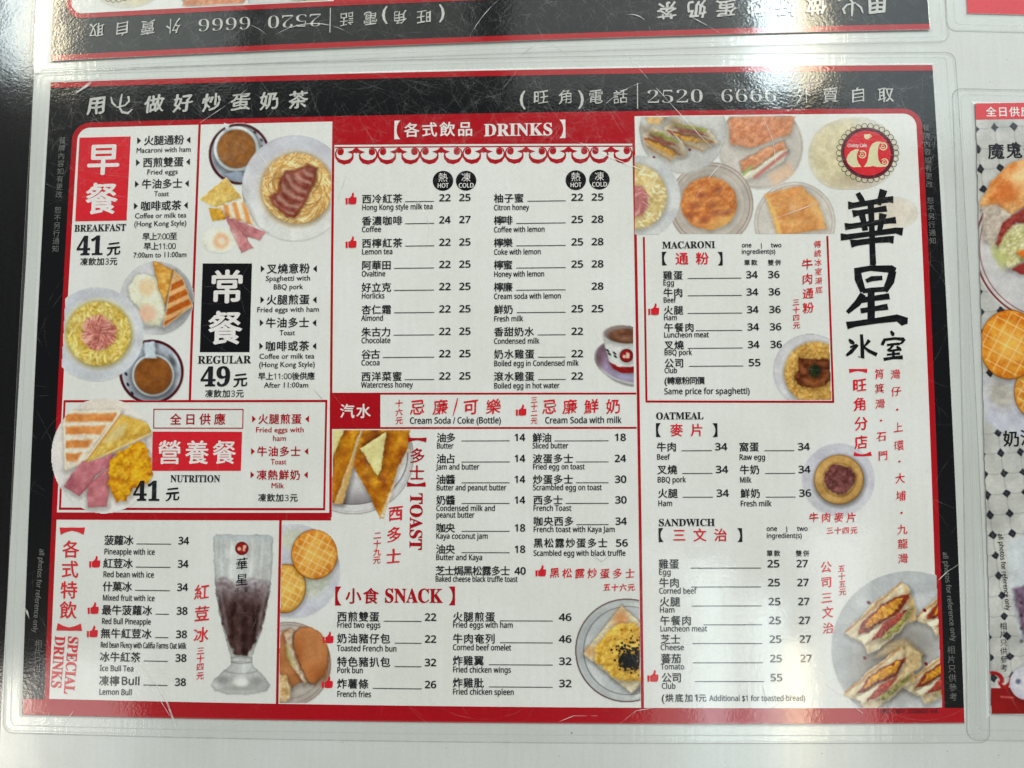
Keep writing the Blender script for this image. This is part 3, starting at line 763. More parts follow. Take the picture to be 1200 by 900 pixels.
# french toast plate
p.paint(p.ell(931, 261, 47.5), (204, 200, 196), 'plate', soft=2); 
for r in (47, 43.5): p.paint(np.abs(p.ell(931, 261, r)) - .6, (164, 150, 146), op=.65)
ft = p.pol(zz(860, 130, 5.295, [(190, 518), (415, 465), (520, 570), (572, 735), (270, 780)]))
p.paint(ft, p.mixn((226, 164, 98), (204, 130, 68), 9), 'toast', soft=2)
p.paint(p.pol(zz(860, 130, 5.295, [(190, 518), (215, 600), (275, 780), (300, 776), (250, 600)])), (232, 190, 108), soft=4, op=.8)
p.paint(p.pol(zz(860, 130, 5.295, [(430, 500), (520, 570), (560, 680), (490, 640)])), (236, 190, 120), soft=6, op=.6); p.paint(p.ell(929, 246, 4, 6), (236, 196, 150), soft=5, op=.6)
# baked rice bowl
p.paint(p.ell(833, 240, 49.5), (150, 138, 132), 'plate', soft=1.5)
for r, c in ((48, (196, 186, 180)), (46, (150, 136, 132)), (44.5, (186, 178, 172)), (40, (172, 162, 156)), (39, (192, 186, 180))): p.paint(p.ell(833, 240, r), c, soft=1.5)
p.paint(p.ell(823, 214, 22, 12, -30), (140, 130, 126), soft=14, op=.5)
br = p.ell(830.7, 238.6, 33, 31)
p.paint(br + 3 * (p.n(8, 2) - .5), p.mixn((220, 142, 76), (186, 96, 40), 6), 'baked_rice', soft=2)
p.paint(p.ell(845, 262, 20, 9, -30), (226, 176, 96), soft=8, op=.7, mask=br)
for (x, y) in ((842, 222), (822, 229), (814, 242), (834, 241), (808, 253), (826, 258), (852, 250), (838, 250)): p.paint(p.ell(x, y, 6, 3.4, -15), (136, 58, 40), soft=4, op=.6, mask=br)
# sandwich plate
p.paint(p.ell(800, 153, 51, 51), p.mixn((190, 192, 194), (204, 206, 206), 14), 'plate', soft=2)
p.paint(np.abs(p.ell(800, 153, 50)) - .6, (166, 166, 166), op=.7)
def sando(p, ox, oy, ang, s=1.0, L=30, mask=None):
    U0, V0 = p.U, p.V; sd = int(ox)
    p.U = U0 + 5 * (p.n(12, 2, sd) - .5); p.V = V0 + 5 * (p.n(12, 2, sd + 5) - .5)
    a = math.radians(ang); cx, sx = math.cos(a) * s, math.sin(a) * s
    q = lambda pts: [(ox + x * cx - y * sx, oy + x * sx + y * cx) for x, y in pts]
    b = p.pol(q([(-L, 8), (-L * .6, -10), (L * .8, -13), (L, -2), (L * .8, 12), (-L * .6, 16)]))
    p.paint(b, p.mixn((220, 210, 186), (196, 178, 146), 6), 'sandwich', soft=2, mask=mask)
    p.paint(p.seg(*q([(-L * .6, -10), (L * .8, -13)]), 1.0 * s), (178, 124, 74), op=.8, soft=2, mask=mask)
    p.paint(p.pol(q([(-L * .85, 5), (-L * .3, -5), (L * .7, -8), (L * .85, -5), (L * .3, 1), (-L * .4, 5)])), (160, 84, 56), soft=1.6, mask=mask)
    p.paint(p.pol(q([(-L * .72, 3), (-L * .3, -4.5), (L * .2, -7), (L * .6, -6), (L * .2, -.5), (-L * .4, 3)])) + 1.5 * (p.n(3, 2) - .5), p.mixn((232, 182, 60), (204, 134, 30), 3), 'egg_filling', soft=1.4, mask=mask)
    p.paint(p.pol(q([(-L * .6, 9), (-L * .1, 4), (L * .5, 0), (L * .7, 2), (L * .3, 7), (-L * .3, 10)])), p.mixn((204, 88, 76), (160, 50, 44), 3), 'tomato', soft=1.6, mask=mask)
    p.paint(p.pol(q([(-L * .5, 12), (L * .1, 8), (L * .7, 3), (L * .8, 6), (L * .3, 11), (-L * .4, 15)])), p.mixn((176, 178, 84), (120, 128, 50), 2.5), 'lettuce', soft=1.6, mask=mask)
    p.U, p.V = U0, V0
pm_ = p.ell(800, 153, 47)
sando(p, 808, 160, 205, .95, 34, pm_); sando(p, 776, 171, 215, .95, 30, pm_)
p.paint(p.seg((752, 150), (800, 182), 4), (112, 92, 72), soft=7, op=.5); p.paint(p.seg((780, 140), (830, 168), 5), (120, 104, 86), soft=8, op=.5)
p.paint(p.pol([(757, 137), (778, 137), (774, 147), (760, 146)]), (218, 176, 116), 'egg_filling', soft=3)
p.paint(p.seg((758, 166), (788, 184), 1.5), (206, 150, 70), soft=3); 
for (x, y) in ((808, 176), (766, 185)): p.paint(p.ell(x, y, 1.6), (110, 30, 40))
# macaroni plate
p.paint(p.ell(748, 231.5, 49), p.mixn((194, 200, 208), (206, 210, 214), 12), 'plate', soft=1.6)
mc = p.paint(p.ell(745, 231, 36, 38), p.mixn((224, 204, 150), (196, 168, 100), 3.5), 'macaroni', soft=4)
for _ in range(160):
    r = 36 * math.sqrt(R.rand()); t = R.rand() * 6.28; x, y = 745 + r * math.cos(t), 231 + r * math.sin(t)
    p.strands(x, y, .1, [(236, 220, 172), (226, 204, 150), (204, 178, 114), (240, 228, 186)], 1, 2.4, mc, _ + 900, 6, R.randn() * .5)
p.paint(p.ell(744, 236, 15, 18) + 4 * (p.n(4, 2) - .5), p.mixn((206, 130, 130), (166, 90, 96), 3), 'ham_strips', soft=2)
p.strands(744, 236, 15, [(222, 160, 160), (180, 100, 106)], 50, 1.2, p.ell(744, 236, 17), 12, 12, .3)
p.C = np.where((p.id >= 0)[..., None], p.C * .80 + np.array((212, 208, 202.)) * .20 - 3, p.C)
COLL = p.part('printed strip of dishes: sandwiches, macaroni, baked rice, cutlet bun and toast')
PICS.append(COLL)

# -- beef macaroni
p = Pic(904, 391, 975, 470)
Z = lambda pts: zz(900, 380, 6.43, pts)
p.clip = (p.U < 971.2 + (p.V - 391) * .036).astype(float) * (p.V < 468.8)
p.paint(p.ell(949, 434.5, 43), p.mixn((196, 196, 206), (206, 207, 212), 14), 'plate'); p.paint(np.abs(p.ell(949, 434.5, 42.5)) - .4, (168, 168, 176), op=.6)
p.paint(p.ell(955, 437, 36.5), p.mixn((218, 184, 116), (184, 140, 74), 2.6), 'macaroni', soft=4, tex=.12, tscale=2.5)
bf = p.pol(Z([(190, 415), (220, 340), (228, 250), (300, 262), (440, 255), (480, 300), (480, 400), (430, 460), (330, 480), (250, 478)]))
p.paint(bf + 4 * (p.n(5, 2) - .5), p.mixn((142, 90, 60), (84, 46, 30), 5), 'beef', soft=2)
for (x, y, a) in ((250, 330, 70), (300, 430, 20), (400, 420, -20), (400, 300, 10)): p.paint(p.ell(900 + x / 6.43, 380 + y / 6.43, 7, 3, a), (168, 112, 78), soft=4, op=.6)
p.paint(p.ell(954.5, 434.5, 6.5, 8) + 3 * (p.n(3, 2) - .5), p.mixn((70, 84, 40), (38, 52, 26), 2), 'spring_onion', soft=3)
PICS.append(p.part('printed photo of macaroni topped with braised beef'))

# -- beef oatmeal
p = Pic(938, 518, 1026, 606)
p.paint(p.ell(982, 562, 42.5), p.mixn((192, 193, 206), (202, 203, 210), 16), 'plate')
p.paint(p.ell(982.6, 562, 29.2), (170, 128, 78), 'oatmeal'); p.paint(p.ell(982.6, 562, 28.2), p.mixn((204, 168, 112), (184, 146, 90), 8), 'oatmeal', soft=1.5)
p.paint(np.abs(p.ell(983, 562, 19.5)) - .5 + 1.5 * (p.n(4, 2) - .5), (150, 106, 60), op=.6)
p.paint(p.ell(983, 561.5, 17.5) + 5 * (p.n(6, 2) - .5), p.mixn((146, 100, 100), (104, 62, 64), 4), 'beef', soft=1.6)
PICS.append(p.part('printed photo of beef oatmeal in a round bowl'))

# -- club sandwich
p = Pic(972, 667, 1104, 830)
Z = lambda pts: zz(930, 650, 4.286, pts)
p.clip = (p.U < 1096.6 + (p.V - 667) * .045).astype(float) * (p.V < 828.6)
pl = p.paint(p.ell(1065, 760, 91), p.mixn((178, 184, 190), (190, 194, 198), 24), 'plate')
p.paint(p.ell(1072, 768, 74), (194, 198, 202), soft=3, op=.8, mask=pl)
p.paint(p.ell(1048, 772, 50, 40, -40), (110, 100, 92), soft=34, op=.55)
def club(ox, oy, s=1.0):
    U0, V0 = p.U, p.V; sd = int(abs(ox) * 3 + abs(oy) + s * 100)
    p.U = U0 + 6 * (p.n(19, 2, sd) - .5) + 1.6 * (p.n(5, 2, sd + 2) - .5); p.V = V0 + 5 * (p.n(19, 2, sd + 5) - .5) + 1.6 * (p.n(5, 2, sd + 7) - .5)
    q = lambda pts: [(930 + (x * s + ox) / 4.286, 650 + (y * s + oy) / 4.286) for x, y in pts]
    b = p.pol(q([(250, 395), (300, 340), (400, 245), (540, 145), (570, 165), (600, 230), (608, 320), (560, 360), (480, 430), (365, 495), (340, 440)]))
    p.paint(b, p.mixn((224, 214, 190), (200, 184, 152), 8), 'bread')
    p.paint(p.seg(*q([(255, 385), (535, 150)]), 1.2), (184, 132, 80), op=.8, soft=2)
    p.paint(p.pol(q([(545, 150), (600, 230), (608, 320), (585, 340), (570, 240)])), (206, 176, 130), soft=3)
    p.paint(p.pol(q([(312, 400), (345, 330), (440, 250), (580, 190), (575, 215), (520, 290), (420, 345), (360, 380)])), p.mixn((172, 80, 54), (140, 56, 40), 3), 'bread', soft=1.4)
    p.paint(p.pol(q([(345, 365), (380, 310), (450, 255), (545, 215), (520, 265), (430, 330), (380, 355)])) + 1.5 * (p.n(3, 2) - .5), p.mixn((226, 176, 66), (186, 122, 40), 3), 'egg_filling', soft=1.2)
    p.paint(p.pol(q([(315, 415), (370, 385), (440, 345), (440, 360), (380, 410), (350, 440)])), (228, 220, 200), soft=1.5)
    p.paint(p.pol(q([(370, 435), (395, 400), (450, 335), (545, 285), (575, 265), (520, 340), (470, 380), (430, 410)])), p.mixn((190, 96, 84), (146, 60, 54), 3), 'tomato', soft=1.2)
    p.paint(p.pol(q([(420, 425), (470, 385), (530, 330), (590, 260), (575, 320), (520, 380), (470, 420)])), p.mixn((186, 180, 112), (124, 124, 70), 2.6), 'lettuce', soft=1.4)
    p.U, p.V = U0, V0
club(380, -30, .9); club(330, 315, .9)
p.paint(p.pol(Z([(400, 520), (470, 440), (560, 420), (650, 500), (600, 540), (480, 500)])), (178, 160, 130), 'bread', soft=5)
club(20, 325, .95); club(0, 0, 1.0)
p.paint(p.pol(Z([(560, 440), (640, 500), (640, 560), (520, 640), (470, 680), (560, 560)])), p.mixn((216, 198, 160), (190, 164, 124), 6), 'bread', soft=3)
for a in ((375, 240), (655, 278), (355, 517), (662, 547)): p.paint(p.ell(930 + a[0] / 4.286, 650 + a[1] / 4.286, 2.3, 1.8, 40), (120, 26, 44))
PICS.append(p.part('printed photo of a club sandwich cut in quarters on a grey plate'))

# -- right hand menu photographs
p = Pic(1141.5, 138, 1212, 838, 0.85, bgc=(186, 188, 187))
left = np.interp(p.V, [122, 200, 330, 400, 520, 680, 836], [1142, 1143.5, 1147, 1149, 1151.5, 1156.5, 1160])
p.clip = (p.U > left + .4).astype(float) * (p.V < 836.5)
p.paint(p.U * 0 - 9, p.mixn((178, 180, 180), (196, 197, 196), 30), 'tile_floor')
A = np.array([22.6, -1.6]); B = np.array([3.3, 23.6])
for i in range(-3, 5):
    for j in range(-18, 13):
        c = np.array([1172, 531.]) + A * i + B * j
        if not (1130 < c[0] < 1216 and 138 < c[1] < 812): continue
        for d in (A, B):
            m1 = c + d * .27; m2 = c + d * .73; nrm = np.array([-d[1], d[0]]) / np.hypot(*d) * 1.6
            ii = (slice(None), slice(None))
            p.paint(np.minimum(p.seg(m1, (m1 + m2) / 2 + nrm * .5, .35), p.seg((m1 + m2) / 2 + nrm * .5, m2, .35)), (140, 142, 144), op=.7, soft=1.6)
        e = np.array([4.8, -.4]); f_ = np.array([.8, 5.2])
        p.paint(p.pol([c - e, c - f_, c + e, c + f_]) , (46, 50, 62), 'floor_tile', soft=1.2); p.paint(p.ell(c[0], c[1], 2.1), (84, 86, 96), soft=2, op=.7)
pl = p.paint(p.ell(1238, 290, 99, 92), p.mixn((206, 204, 206), (188, 188, 194), 20), 'plate')
p.paint(np.abs(p.ell(1238, 290, 96, 89)) - 1.0, (120, 46, 46), op=.9); p.paint(np.abs(p.ell(1238, 290, 91, 84)) - .5, (128, 60, 58), op=.8)
b = p.pol([(1146, 240), (1160, 214), (1180, 194), (1214, 180), (1214, 232), (1182, 254), (1150, 246)])
p.paint(b, p.mixn((226, 178, 126), (204, 132, 76), 9), 'bread_roll', soft=2); p.paint(p.ell(1178, 226, 14, 10, -30), (206, 112, 60), soft=12, op=.7); p.paint(p.ell(1200, 205, 12, 16, 30), (238, 206, 164), soft=12, op=.7)
p.paint(p.pol([(1150, 242), (1166, 240), (1184, 252), (1176, 280), (1168, 292), (1152, 282)]), p.mixn((204, 194, 184), (176, 164, 156), 6), 'bread_roll', soft=3)
p.paint(p.pol([(1166, 286), (1174, 262), (1190, 250), (1214, 232), (1214, 262), (1190, 262), (1178, 280), (1170, 290)]), p.mixn((176, 92, 86), (140, 62, 62), 5), 'ham', soft=2)
p.paint(p.pol([(1174, 278), (1186, 264), (1200, 262), (1214, 268), (1214, 300), (1180, 316), (1166, 298)]), p.mixn((214, 208, 176), (178, 178, 120), 4), 'egg_salad', soft=3)
p.paint(p.pol([(1190, 296), (1214, 286), (1214, 300), (1196, 302)]), (222, 128, 62), 'carrot', soft=2); p.paint(p.pol([(1184, 316), (1214, 300), (1214, 324), (1196, 322)]), (152, 66, 66), 'ham', soft=2)
p.paint(p.pol([(1160, 284), (1176, 300), (1176, 320), (1162, 300)]), (186, 190, 130), soft=5, op=.8)
p.paint(p.pol([(1148, 440), (1160, 444), (1214, 430), (1214, 506), (1196, 512), (1170, 505), (1153, 492)]), p.mixn((176, 178, 196), (196, 198, 208), 12), 'plate', soft=4)
p.paint(p.ell(1172, 462, 14, 18, -30), p.mixn((190, 186, 170), (160, 156, 150), 5), soft=12, op=.8)
wbun(p, 1218, 458, 30, 34, 10, ((220, 170, 86), (190, 118, 48)), 10); wbun(p, 1182, 404, 34.5, 40, 0, ((224, 160, 66), (204, 118, 40)), 12.5, 3)
gls = p.pol([(1178, 632), (1214, 626), (1214, 800), (1206, 780), (1192, 740), (1182, 690)])
p.paint(gls, p.mixn((200, 206, 212), (184, 190, 198), 10), 'glass', soft=2); p.paint(p.pol([(1186, 690), (1214, 680), (1214, 775), (1196, 740)]) + 5 * (p.n(6, 2) - .5), p.mixn((140, 124, 146), (104, 84, 104), 6), 'red_bean_drink', soft=4)
for k in range(4): p.paint(p.ell(1196, 706 + k * 15, 2, 2), (60, 50, 60), soft=2, op=.6)
p.paint(p.pol([(1150, 806), (1214, 804), (1214, 840), (1150, 840)]), (152, 12, 24), 'red_band', soft=1)
p.paint(p.seg((1158, 805), (1214, 803), .8), (206, 200, 200), op=.9); 
for cx, sg in ((1166, 1), (1191, -1)):
    p.paint(np.abs(p.ell(cx - 4 * sg, 797, 11, 9)) - 2.0, (168, 26, 42), 'scroll_ornament', soft=1.2, mask=(p.V - 800)); 
p.paint(p.pol([(1168, 797), (1176, 803), (1184, 796), (1180, 806), (1172, 806)]), (168, 26, 42), 'scroll_ornament', soft=1.4)
p.paint(p.ell(1203, 800, 21, 20), p.mixn((206, 206, 214), (184, 186, 200), 10), 'cup'); p.paint(p.ell(1192, 798, 3), (84, 88, 120), soft=3, op=.8)
p.paint(p.seg((1172, 816), (1186, 817), 1.2), (206, 130, 120), op=.8, soft=2)
RPIC = p.part('printed photos of a ham roll, waffle buns and a glass over a diamond tile floor')

# ------------------------------------------------------------------ main menu print
BLACK, RED, WHITE = 'soft_black_print', 'red_print', 'white_paper'
MAIN = []          # parts of the main menu;  parts flagged .upper are also seen on the turned menu above
def P_(name, z, mat, label=None, upper=False, kind=None):
    q = Part(name, z, mat, label, kind); q.upper = upper; MAIN.append(q); return q

sheet = P_('paper_sheet', 0.0, 'black_print', 'black printed A3 sheet', True)
sheet.quadgrid((0, 0), (CW, 0), (CW, CH), (0, CH), 42, 30, dz=.30)
# paper thickness
n0 = 42
for a, b in (((0, 0), (CW, 0)), ((CW, 0), (CW, CH)), ((CW, CH), (0, CH)), ((0, CH), (0, 0))):
    t = np.linspace(0, 1, n0 + 1)[:, None]; L_ = np.array(a) * (1 - t) + np.array(b) * t
    sheet.add(np.r_[np.c_[L_, np.full(n0 + 1, .30)], np.c_[L_, np.full(n0 + 1, .08)]], [[i, i + n0 + 1, i + n0 + 2, i + 1] for i in range(n0)], 'white_paper')
band = P_('border_band', .35, RED, 'thin red band along the top edge', True)
band.quadgrid((0, 0), (CW, 0), (CW, 2.75), (0, 2.75), 42, 1)
band2 = P_('border_band', .35, RED, 'wide red band along the bottom edge')
yb = (pm(60, 818)[1] + pm(1040, 830)[1]) / 2
band2.pxbox((27.5, 818.5), (1128.5, 829.3), (1130, 847), (27, 837.3))

def rounded_top(l_top, r_top, r_bot, l_bot, rad):
    A_, B_, C_, D_ = [pm(*q) for q in (l_top, r_top, r_bot, l_bot)]
    pts = []
    for k in range(9):
        t = math.pi + k / 8 * math.pi / 2
        pts.append((A_[0] + rad + rad * math.cos(t), A_[1] + rad + rad * math.sin(t)))
    for k in range(9):
        t = -math.pi / 2 + k / 8 * math.pi / 2
        pts.append((B_[0] - rad + rad * math.cos(t), B_[1] + rad + rad * math.sin(t)))
    pts += [tuple(C_), tuple(D_)]
    return subdiv(np.array(pts), 9)
fr = P_('frame', .40, RED, 'rounded red frame round the printed panels', True)
fr.poly(rounded_top((86, 144.5), (1079, 127.5), (1106.5, 835), (52.5, 824), 8.6))
wp = P_('panel', .45, WHITE, 'white printed field inside the red frame', True)
wp.poly(rounded_top((92, 150.5), (1072.5, 133.5), (1099.3, 829.0), (58.5, 818.6), 6.0))

# dividers and coloured panels
dv = P_('divider', .49, RED, 'red ruled lines between the menu sections')
dv.pxline((234.5, 146), (223, 470), 2.8)
dv.pxline((391.2, 140), (387.6, 606), 2.8)
dv.pxline((741.8, 135), (752.8, 829), 3.2, dz=.004)
dv.pxline((388, 461.5), (745.5, 461.3), 2.3, dz=.008); dv.pxline((388, 501.6), (746, 501.4), 2.3, dz=.008)
dv.pxline((329.2, 606), (325.2, 826), 3.0, dz=.004)
dv.pxbox((62, 600.3), (388.5, 600.8), (388.3, 609.8), (61.5, 608.8), dz=.012)
dv.pxline((75.5, 470.3), (384, 470.0), 2.6, dz=.016); dv.pxline((70, 596), (381.4, 596.6), 2.6, dz=.016)
dv.pxline((76.5, 469.8), (71.0, 597), 2.4, dz=.02); dv.pxline((382.8, 469), (380.2, 597.6), 2.4, dz=.02)
dv.pxline((754.3, 278), (757.4, 471), 2.4, dz=.004); dv.pxline((969, 277), (976, 471), 2.4, dz=.004); dv.pxline((756.3, 470.6), (977, 471), 2.6, dz=.009)
hp = P_('heading_panel', .50, RED, 'red panel headed DRINKS', True)
hp.pxbox((390.5, 138), (743.2, 133), (743.6, 168.8), (390.5, 170.3))
hp.pxline((393, 173.3), (740.8, 171.8), 1.5, dz=.004)
sp = P_('heading_panel', .505, RED, 'red soft drink block'); sp.pxbox((388.6, 461), (446, 461), (446, 502.5), (388.2, 502.8), dz=.01)
text(sp, '汽水', 398.5, 481.8, 435, 17.5, .008, 'light_print', bold=.012, dz=.06)

# scroll ornament under the drinks heading
for k in range(7):
    cx = 417.8 + 49.7 * k; cy = 176.4 - k * .22
    orn = P_('scroll_ornament', .50, RED)
    for s_ in (-1, 1):
        if k == 6 and s_ == 1: pass
        f = lambda pts: [(cx + s_ * -x, cy + y, wd) for x, y, wd in pts]
        orn.stroke(f([(-14.6, 2.2, .4), (-15.5, -1.2, 1.0), (-19, -2.4, 1.4), (-22.5, -.6, 1.6), (-24.3, 3.6, 1.7), (-23.6, 8.5, 2.4), (-20, 12.6, 4.2), (-14, 14.4, 5.4), (-8.4, 13.2, 5.0), (-4.8, 9.8, 3.2), (-3.8, 6, 1.8), (-4.6, 3.4, 1.4)]))
        orn.disc(cx - s_ * 18.4, cy + 2.4, 3.8, dz=.03, n=16)
    orn.pxpoly([(cx - 10.5, cy + 2.2), (cx - 4.5, cy + .2), (cx, cy - 3.6), (cx + 4.5, cy + .2), (cx + 10.5, cy + 2.2), (cx + 5, cy + 4.4), (cx + 1.5, cy + 3), (cx, cy + 4), (cx - 1.5, cy + 3), (cx - 5, cy + 4.4)], dz=.036)

# header lettering
hd = P_('heading', .62, 'header_print', 'white brush lettering across the black header', True)
for c, (u, v) in zip('用心做好炒蛋奶茶', lerp((114, 124), (350, 117.5), 8)):
    if c != '心': vchars(hd, c, [(u, v)], 22.5, .006, style='brush', bold=.026, ratio=1.08)
for q9 in ([(131, 114.5, 1.4), (132.4, 121, 2.6), (137, 125.5, 1.6)], [(143.8, 110.8, 1.6), (142.4, 118, 2.6), (141, 127, 2.4), (144, 132, 2.8), (150.5, 133.3, 2.8), (156, 128.6, 1.2)], [(151.2, 113.5, 2.4), (152.2, 119, 2.4), (147.5, 124, 2.0), (137.5, 126.5, 1.6)]): hd.stroke(q9)
vchars(hd, '旺角', [(634, 114.5), (663, 114)], 19, -.002, style='brush'); vchars(hd, '電話', [(698, 114), (727, 113.6)], 19, 0, style='brush')
text(hd, '(', 608, 115, size=24, off=-.01); text(hd, ')', 677.5, 114.5, size=24, off=-.01)
hd.pxline((746.8, 98), (747, 128), 1.1)
text(hd, serif('2520'), 757, 114.2, 823, 23, -.022, style='serif'); text(hd, serif('6666'), 843, 113.2, 909, 23, -.022, style='serif')
vchars(hd, '外賣自取', [(941, 112.3), (972.5, 112), (1005, 111.8), (1037, 111.5)], 20.5, .002, style='brush')
hh = P_('heading', .62, 'light_print', 'white DRINKS heading', True)
vchars(hh, '【', [(459, 153)], 24, .004, ratio=.9); text(hh, '各式飲品', 473.5, 153, 554.5, 18.5, .006, bold=.012)
text(hh, serif('DRINKS'), 567, 153.2, 647, 21.5, .006, style='serif', bold=.008); vchars(hh, '】', [(666, 151.5)], 24, .004, ratio=.9)

# side notes
sn = P_('small_print', .62, 'grey_print', 'grey small print on the black side margins')
note = '餐牌內容如有更改'
for a, b in (((74, 165), (66, 291.7)), ((1084.3, 150.5), (1092.3, 282.5))):
    q = lerp(a, b, 15)
    vchars(sn, '餐牌內容如有更改', q[:8], 8.4, -.004); vchars(sn, '恕不另行通知', q[9:], 8.4, -.004)
text(sn, 'all photos for reference only', 50.4, 643, 741, 8, rot=93, off=-.004); text(sn, 'all photos for reference only', 1106.6, 646.5, 751, 8, rot=86.5, off=-.004)
vchars(sn, '相片只供參考', lerp((46.3, 754), (43.5, 802), 6), 9.4); vchars(sn, '相片只供參考', lerp((1113.7, 761), (1116.2, 816), 6), 9.8)
sb = P_('small_print', .62, 'maroon_print'); text(sb, 'ME 1907 250605 V4', 1031, 833, 1098, 6.5, .002)

def thumb(u, v, s=13, mat='bright_red_print'):
    t = P_('thumbs_up_mark', .62, mat); o = (u - s / 2, v - s / 2)
    t.pxpoly([(o[0] + x * s, o[1] + y * s) for x, y in ((0, .44), (.2, .42), (.2, .98), (.02, 1))])
    t.pxpoly([(o[0] + x * s, o[1] + y * s) for x, y in ((.26, .44), (.42, .38), (.56, .2), (.62, -.06), (.74, -.04), (.78, .12), (.72, .34), (.97, .34), (1, .44), (.98, .84), (.9, .97), (.5, 1), (.26, .94))])
for a in ((411.7, 233.5), (411.7, 284.5), (765.8, 363), (764.8, 792), (111.8, 658.5), (110, 712.7), (109, 740), (384.8, 747), (384, 799.5)): thumb(*a)
thumb(610.7, 481, 12.5); thumb(633.7, 669, 12.5)

# drinks list
dl = P_('price_list', .62, BLACK, 'drinks list with hot and cold prices')
def row(part, u, v, zh, u1, en, ue, ve, lead, prices, size=11.6, esize=8.9, ly=4.0, psz=11.4):
    y = pm(u, v)[1]
    if zh: text(part, zh, u, v, u1, size, .003)
    if en: text(part, en, u, ve, ue, esize, .006)
    k = scale_at(u, v)
    if lead:
        a, b = pm(lead[0], v)[0], pm(lead[1], v)[0]; yy = y + ly / k; h = .42 / k
        part.quadgrid((a, yy - h), (b, yy - h), (b, yy + h), (a, yy + h), 1, 1)
    for s_, x0, x1 in prices: text(part, s_, x0, v, x1, psz, .006, mmy=y)
Y = [233.7, 259.4, 285.5, 311.3, 337.1, 363.2, 389.3, 415.3, 441.3]
L1 = [('西冷紅茶', 472, 'Hong Kong style milk tea', 507), ('香濃咖啡', 472, 'Coffee', 446.7), ('西檸紅茶', 472, 'Lemon tea', 460), ('阿華田', 459, 'Ovaltine', 451.7), ('好立克', 459, 'Horlicks', 450.7), ('杏仁霜', 459, 'Almond', 449), ('朱古力', 458.5, 'Chocolate', 457.7), ('谷古', 446, 'Cocoa', 445), ('西洋菜蜜', 471.5, 'Watercress honey', 484)]
for i, (zh, a, en, b) in enumerate(L1):
    hot, cold = ('24', '27') if i == 1 else ('22', '25')
    row(dl, 424.3 - i * .1, Y[i], zh, a, en, b, Y[i] + 9.8, (a + 3, 509), [(hot, 514.5, 528), (cold, 538, 551.3)])
L2 = [('柚子蜜', 614, 'Citron honey', 620), ('檸啡', 601, 'Coffee with lemon', 638), ('檸樂', 601, 'Coke with lemon', 633.5), ('檸蜜', 601, 'Honey with lemon', 637.5), ('檸廉', 601, 'Cream soda with lemon', 657), ('鮮奶', 601.5, 'Fresh milk', 613), ('香甜奶水', 626, 'Condensed milk', 632), ('奶水雞蛋', 626.5, 'Boiled egg in Condensed milk', 678), ('滾水雞蛋', 626.5, 'Boiled egg in hot water', 655.5)]
PR2 = [('22', '25'), ('25', '28'), ('25', '28'), ('25', '28'), ('', '28'), ('25', '25'), ('22', ''), ('22', ''), ('22', '')]
for i, (zh, a, en, b) in enumerate(L2):
    pr = []
    if PR2[i][0]: pr.append((PR2[i][0], 669.2, 683))
    if PR2[i][1]: pr.append((PR2[i][1], 692.8, 706.8))
    row(dl, 578.7, Y[i] - .8 + i * .1, zh, a, en, b, Y[i] + 10 + i * .1, (a + 4, 662.8), pr)
for (u, v, a, b) in ((519.3, 212.3, '熱', 'HOT'), (546.3, 212.2, '凍', 'COLD'), (674.7, 211.6, '熱', 'HOT'), (702.3, 211, '凍', 'COLD')):
    bd = P_('temperature_badge', .56, 'black_print'); bd.disc(u, v, 12)
    vchars(bd, a, [(u, v - 4)], 11.5, .002, 'light_print'); bd.v[-1] = bd.v[-1]; bd.zz[-1] = bd.zz[-1] + .04
    wv = 6.6 if b == 'HOT' else 8.8
    text(bd, b, u - wv, v + 5.6, u + wv, 7.4, 0, 'light_print', dz=.04)

# soda band
so = P_('price_list', .62, 'bright_red_print', 'soft drink line in red brush lettering')
vchars(so, '十六元', [(468, 472.8), (468, 483), (468, 492.8)], 9.4, .008, style='brush')
vchars(so, '忌廉', [(489.5, 477.3), (516.5, 477)], 19, .008, style='brush'); vchars(so, '可樂', [(552, 476.8), (578.3, 476.5)], 19, .008, style='brush')
so.stroke([(536.5, 466.5, 1), (534.5, 475, 1.9), (531, 487.5, .8)])
vchars(so, '三十二元', [(626, 468.4), (626, 476.4), (626, 484), (626, 493)], 8.4, .008, style='brush')
vchars(so, '忌廉鮮奶', [(644, 476.7), (668, 476.5), (693, 476.3), (718.5, 476)], 18.5, .008, style='brush')
se = P_('caption', .62, BLACK); text(se, 'Cream Soda / Coke (Bottle)', 480.3, 492.8, 587, 10.2, .002); text(se, 'Cream Soda with milk', 638.5, 492.4, 728, 10.2, .002)

# toast
th = P_('heading', .62, RED, 'red sideways TOAST heading')
th.stroke([(478.5, 515.5, 5.6), (484, 514.9, 3.4), (489, 514.5, 2.5), (494, 514.9, 3.4), (500, 515.5, 5.6)])
th.stroke([(477.3, 567.4, 5.6), (483, 568.1, 3.4), (488, 568.5, 2.5), (493, 568.1, 3.4), (499, 567.4, 5.6)])
vchars(th, '多士', [(489.3, 533.8), (488.8, 554)], 18.5, .008, bold=.014)
text(th, serif('TOAST'), 488.4, 577.8, 644, 21, .006, style='serif', rot=90.6, bold=.008)
tb = P_('caption', .62, 'bright_red_print', 'red brush caption beside the french toast')
vchars(tb, '西多士', [(463.6, 601), (462.3, 626), (461.3, 651.5)], 19, .01, style='brush'); vchars(tb, '二十九元', [(442.6, 627), (442.4, 637), (442.2, 646.5), (441.8, 656)], 9.5, .008, style='brush')
tl = P_('price_list', .62, BLACK, 'toast price list')
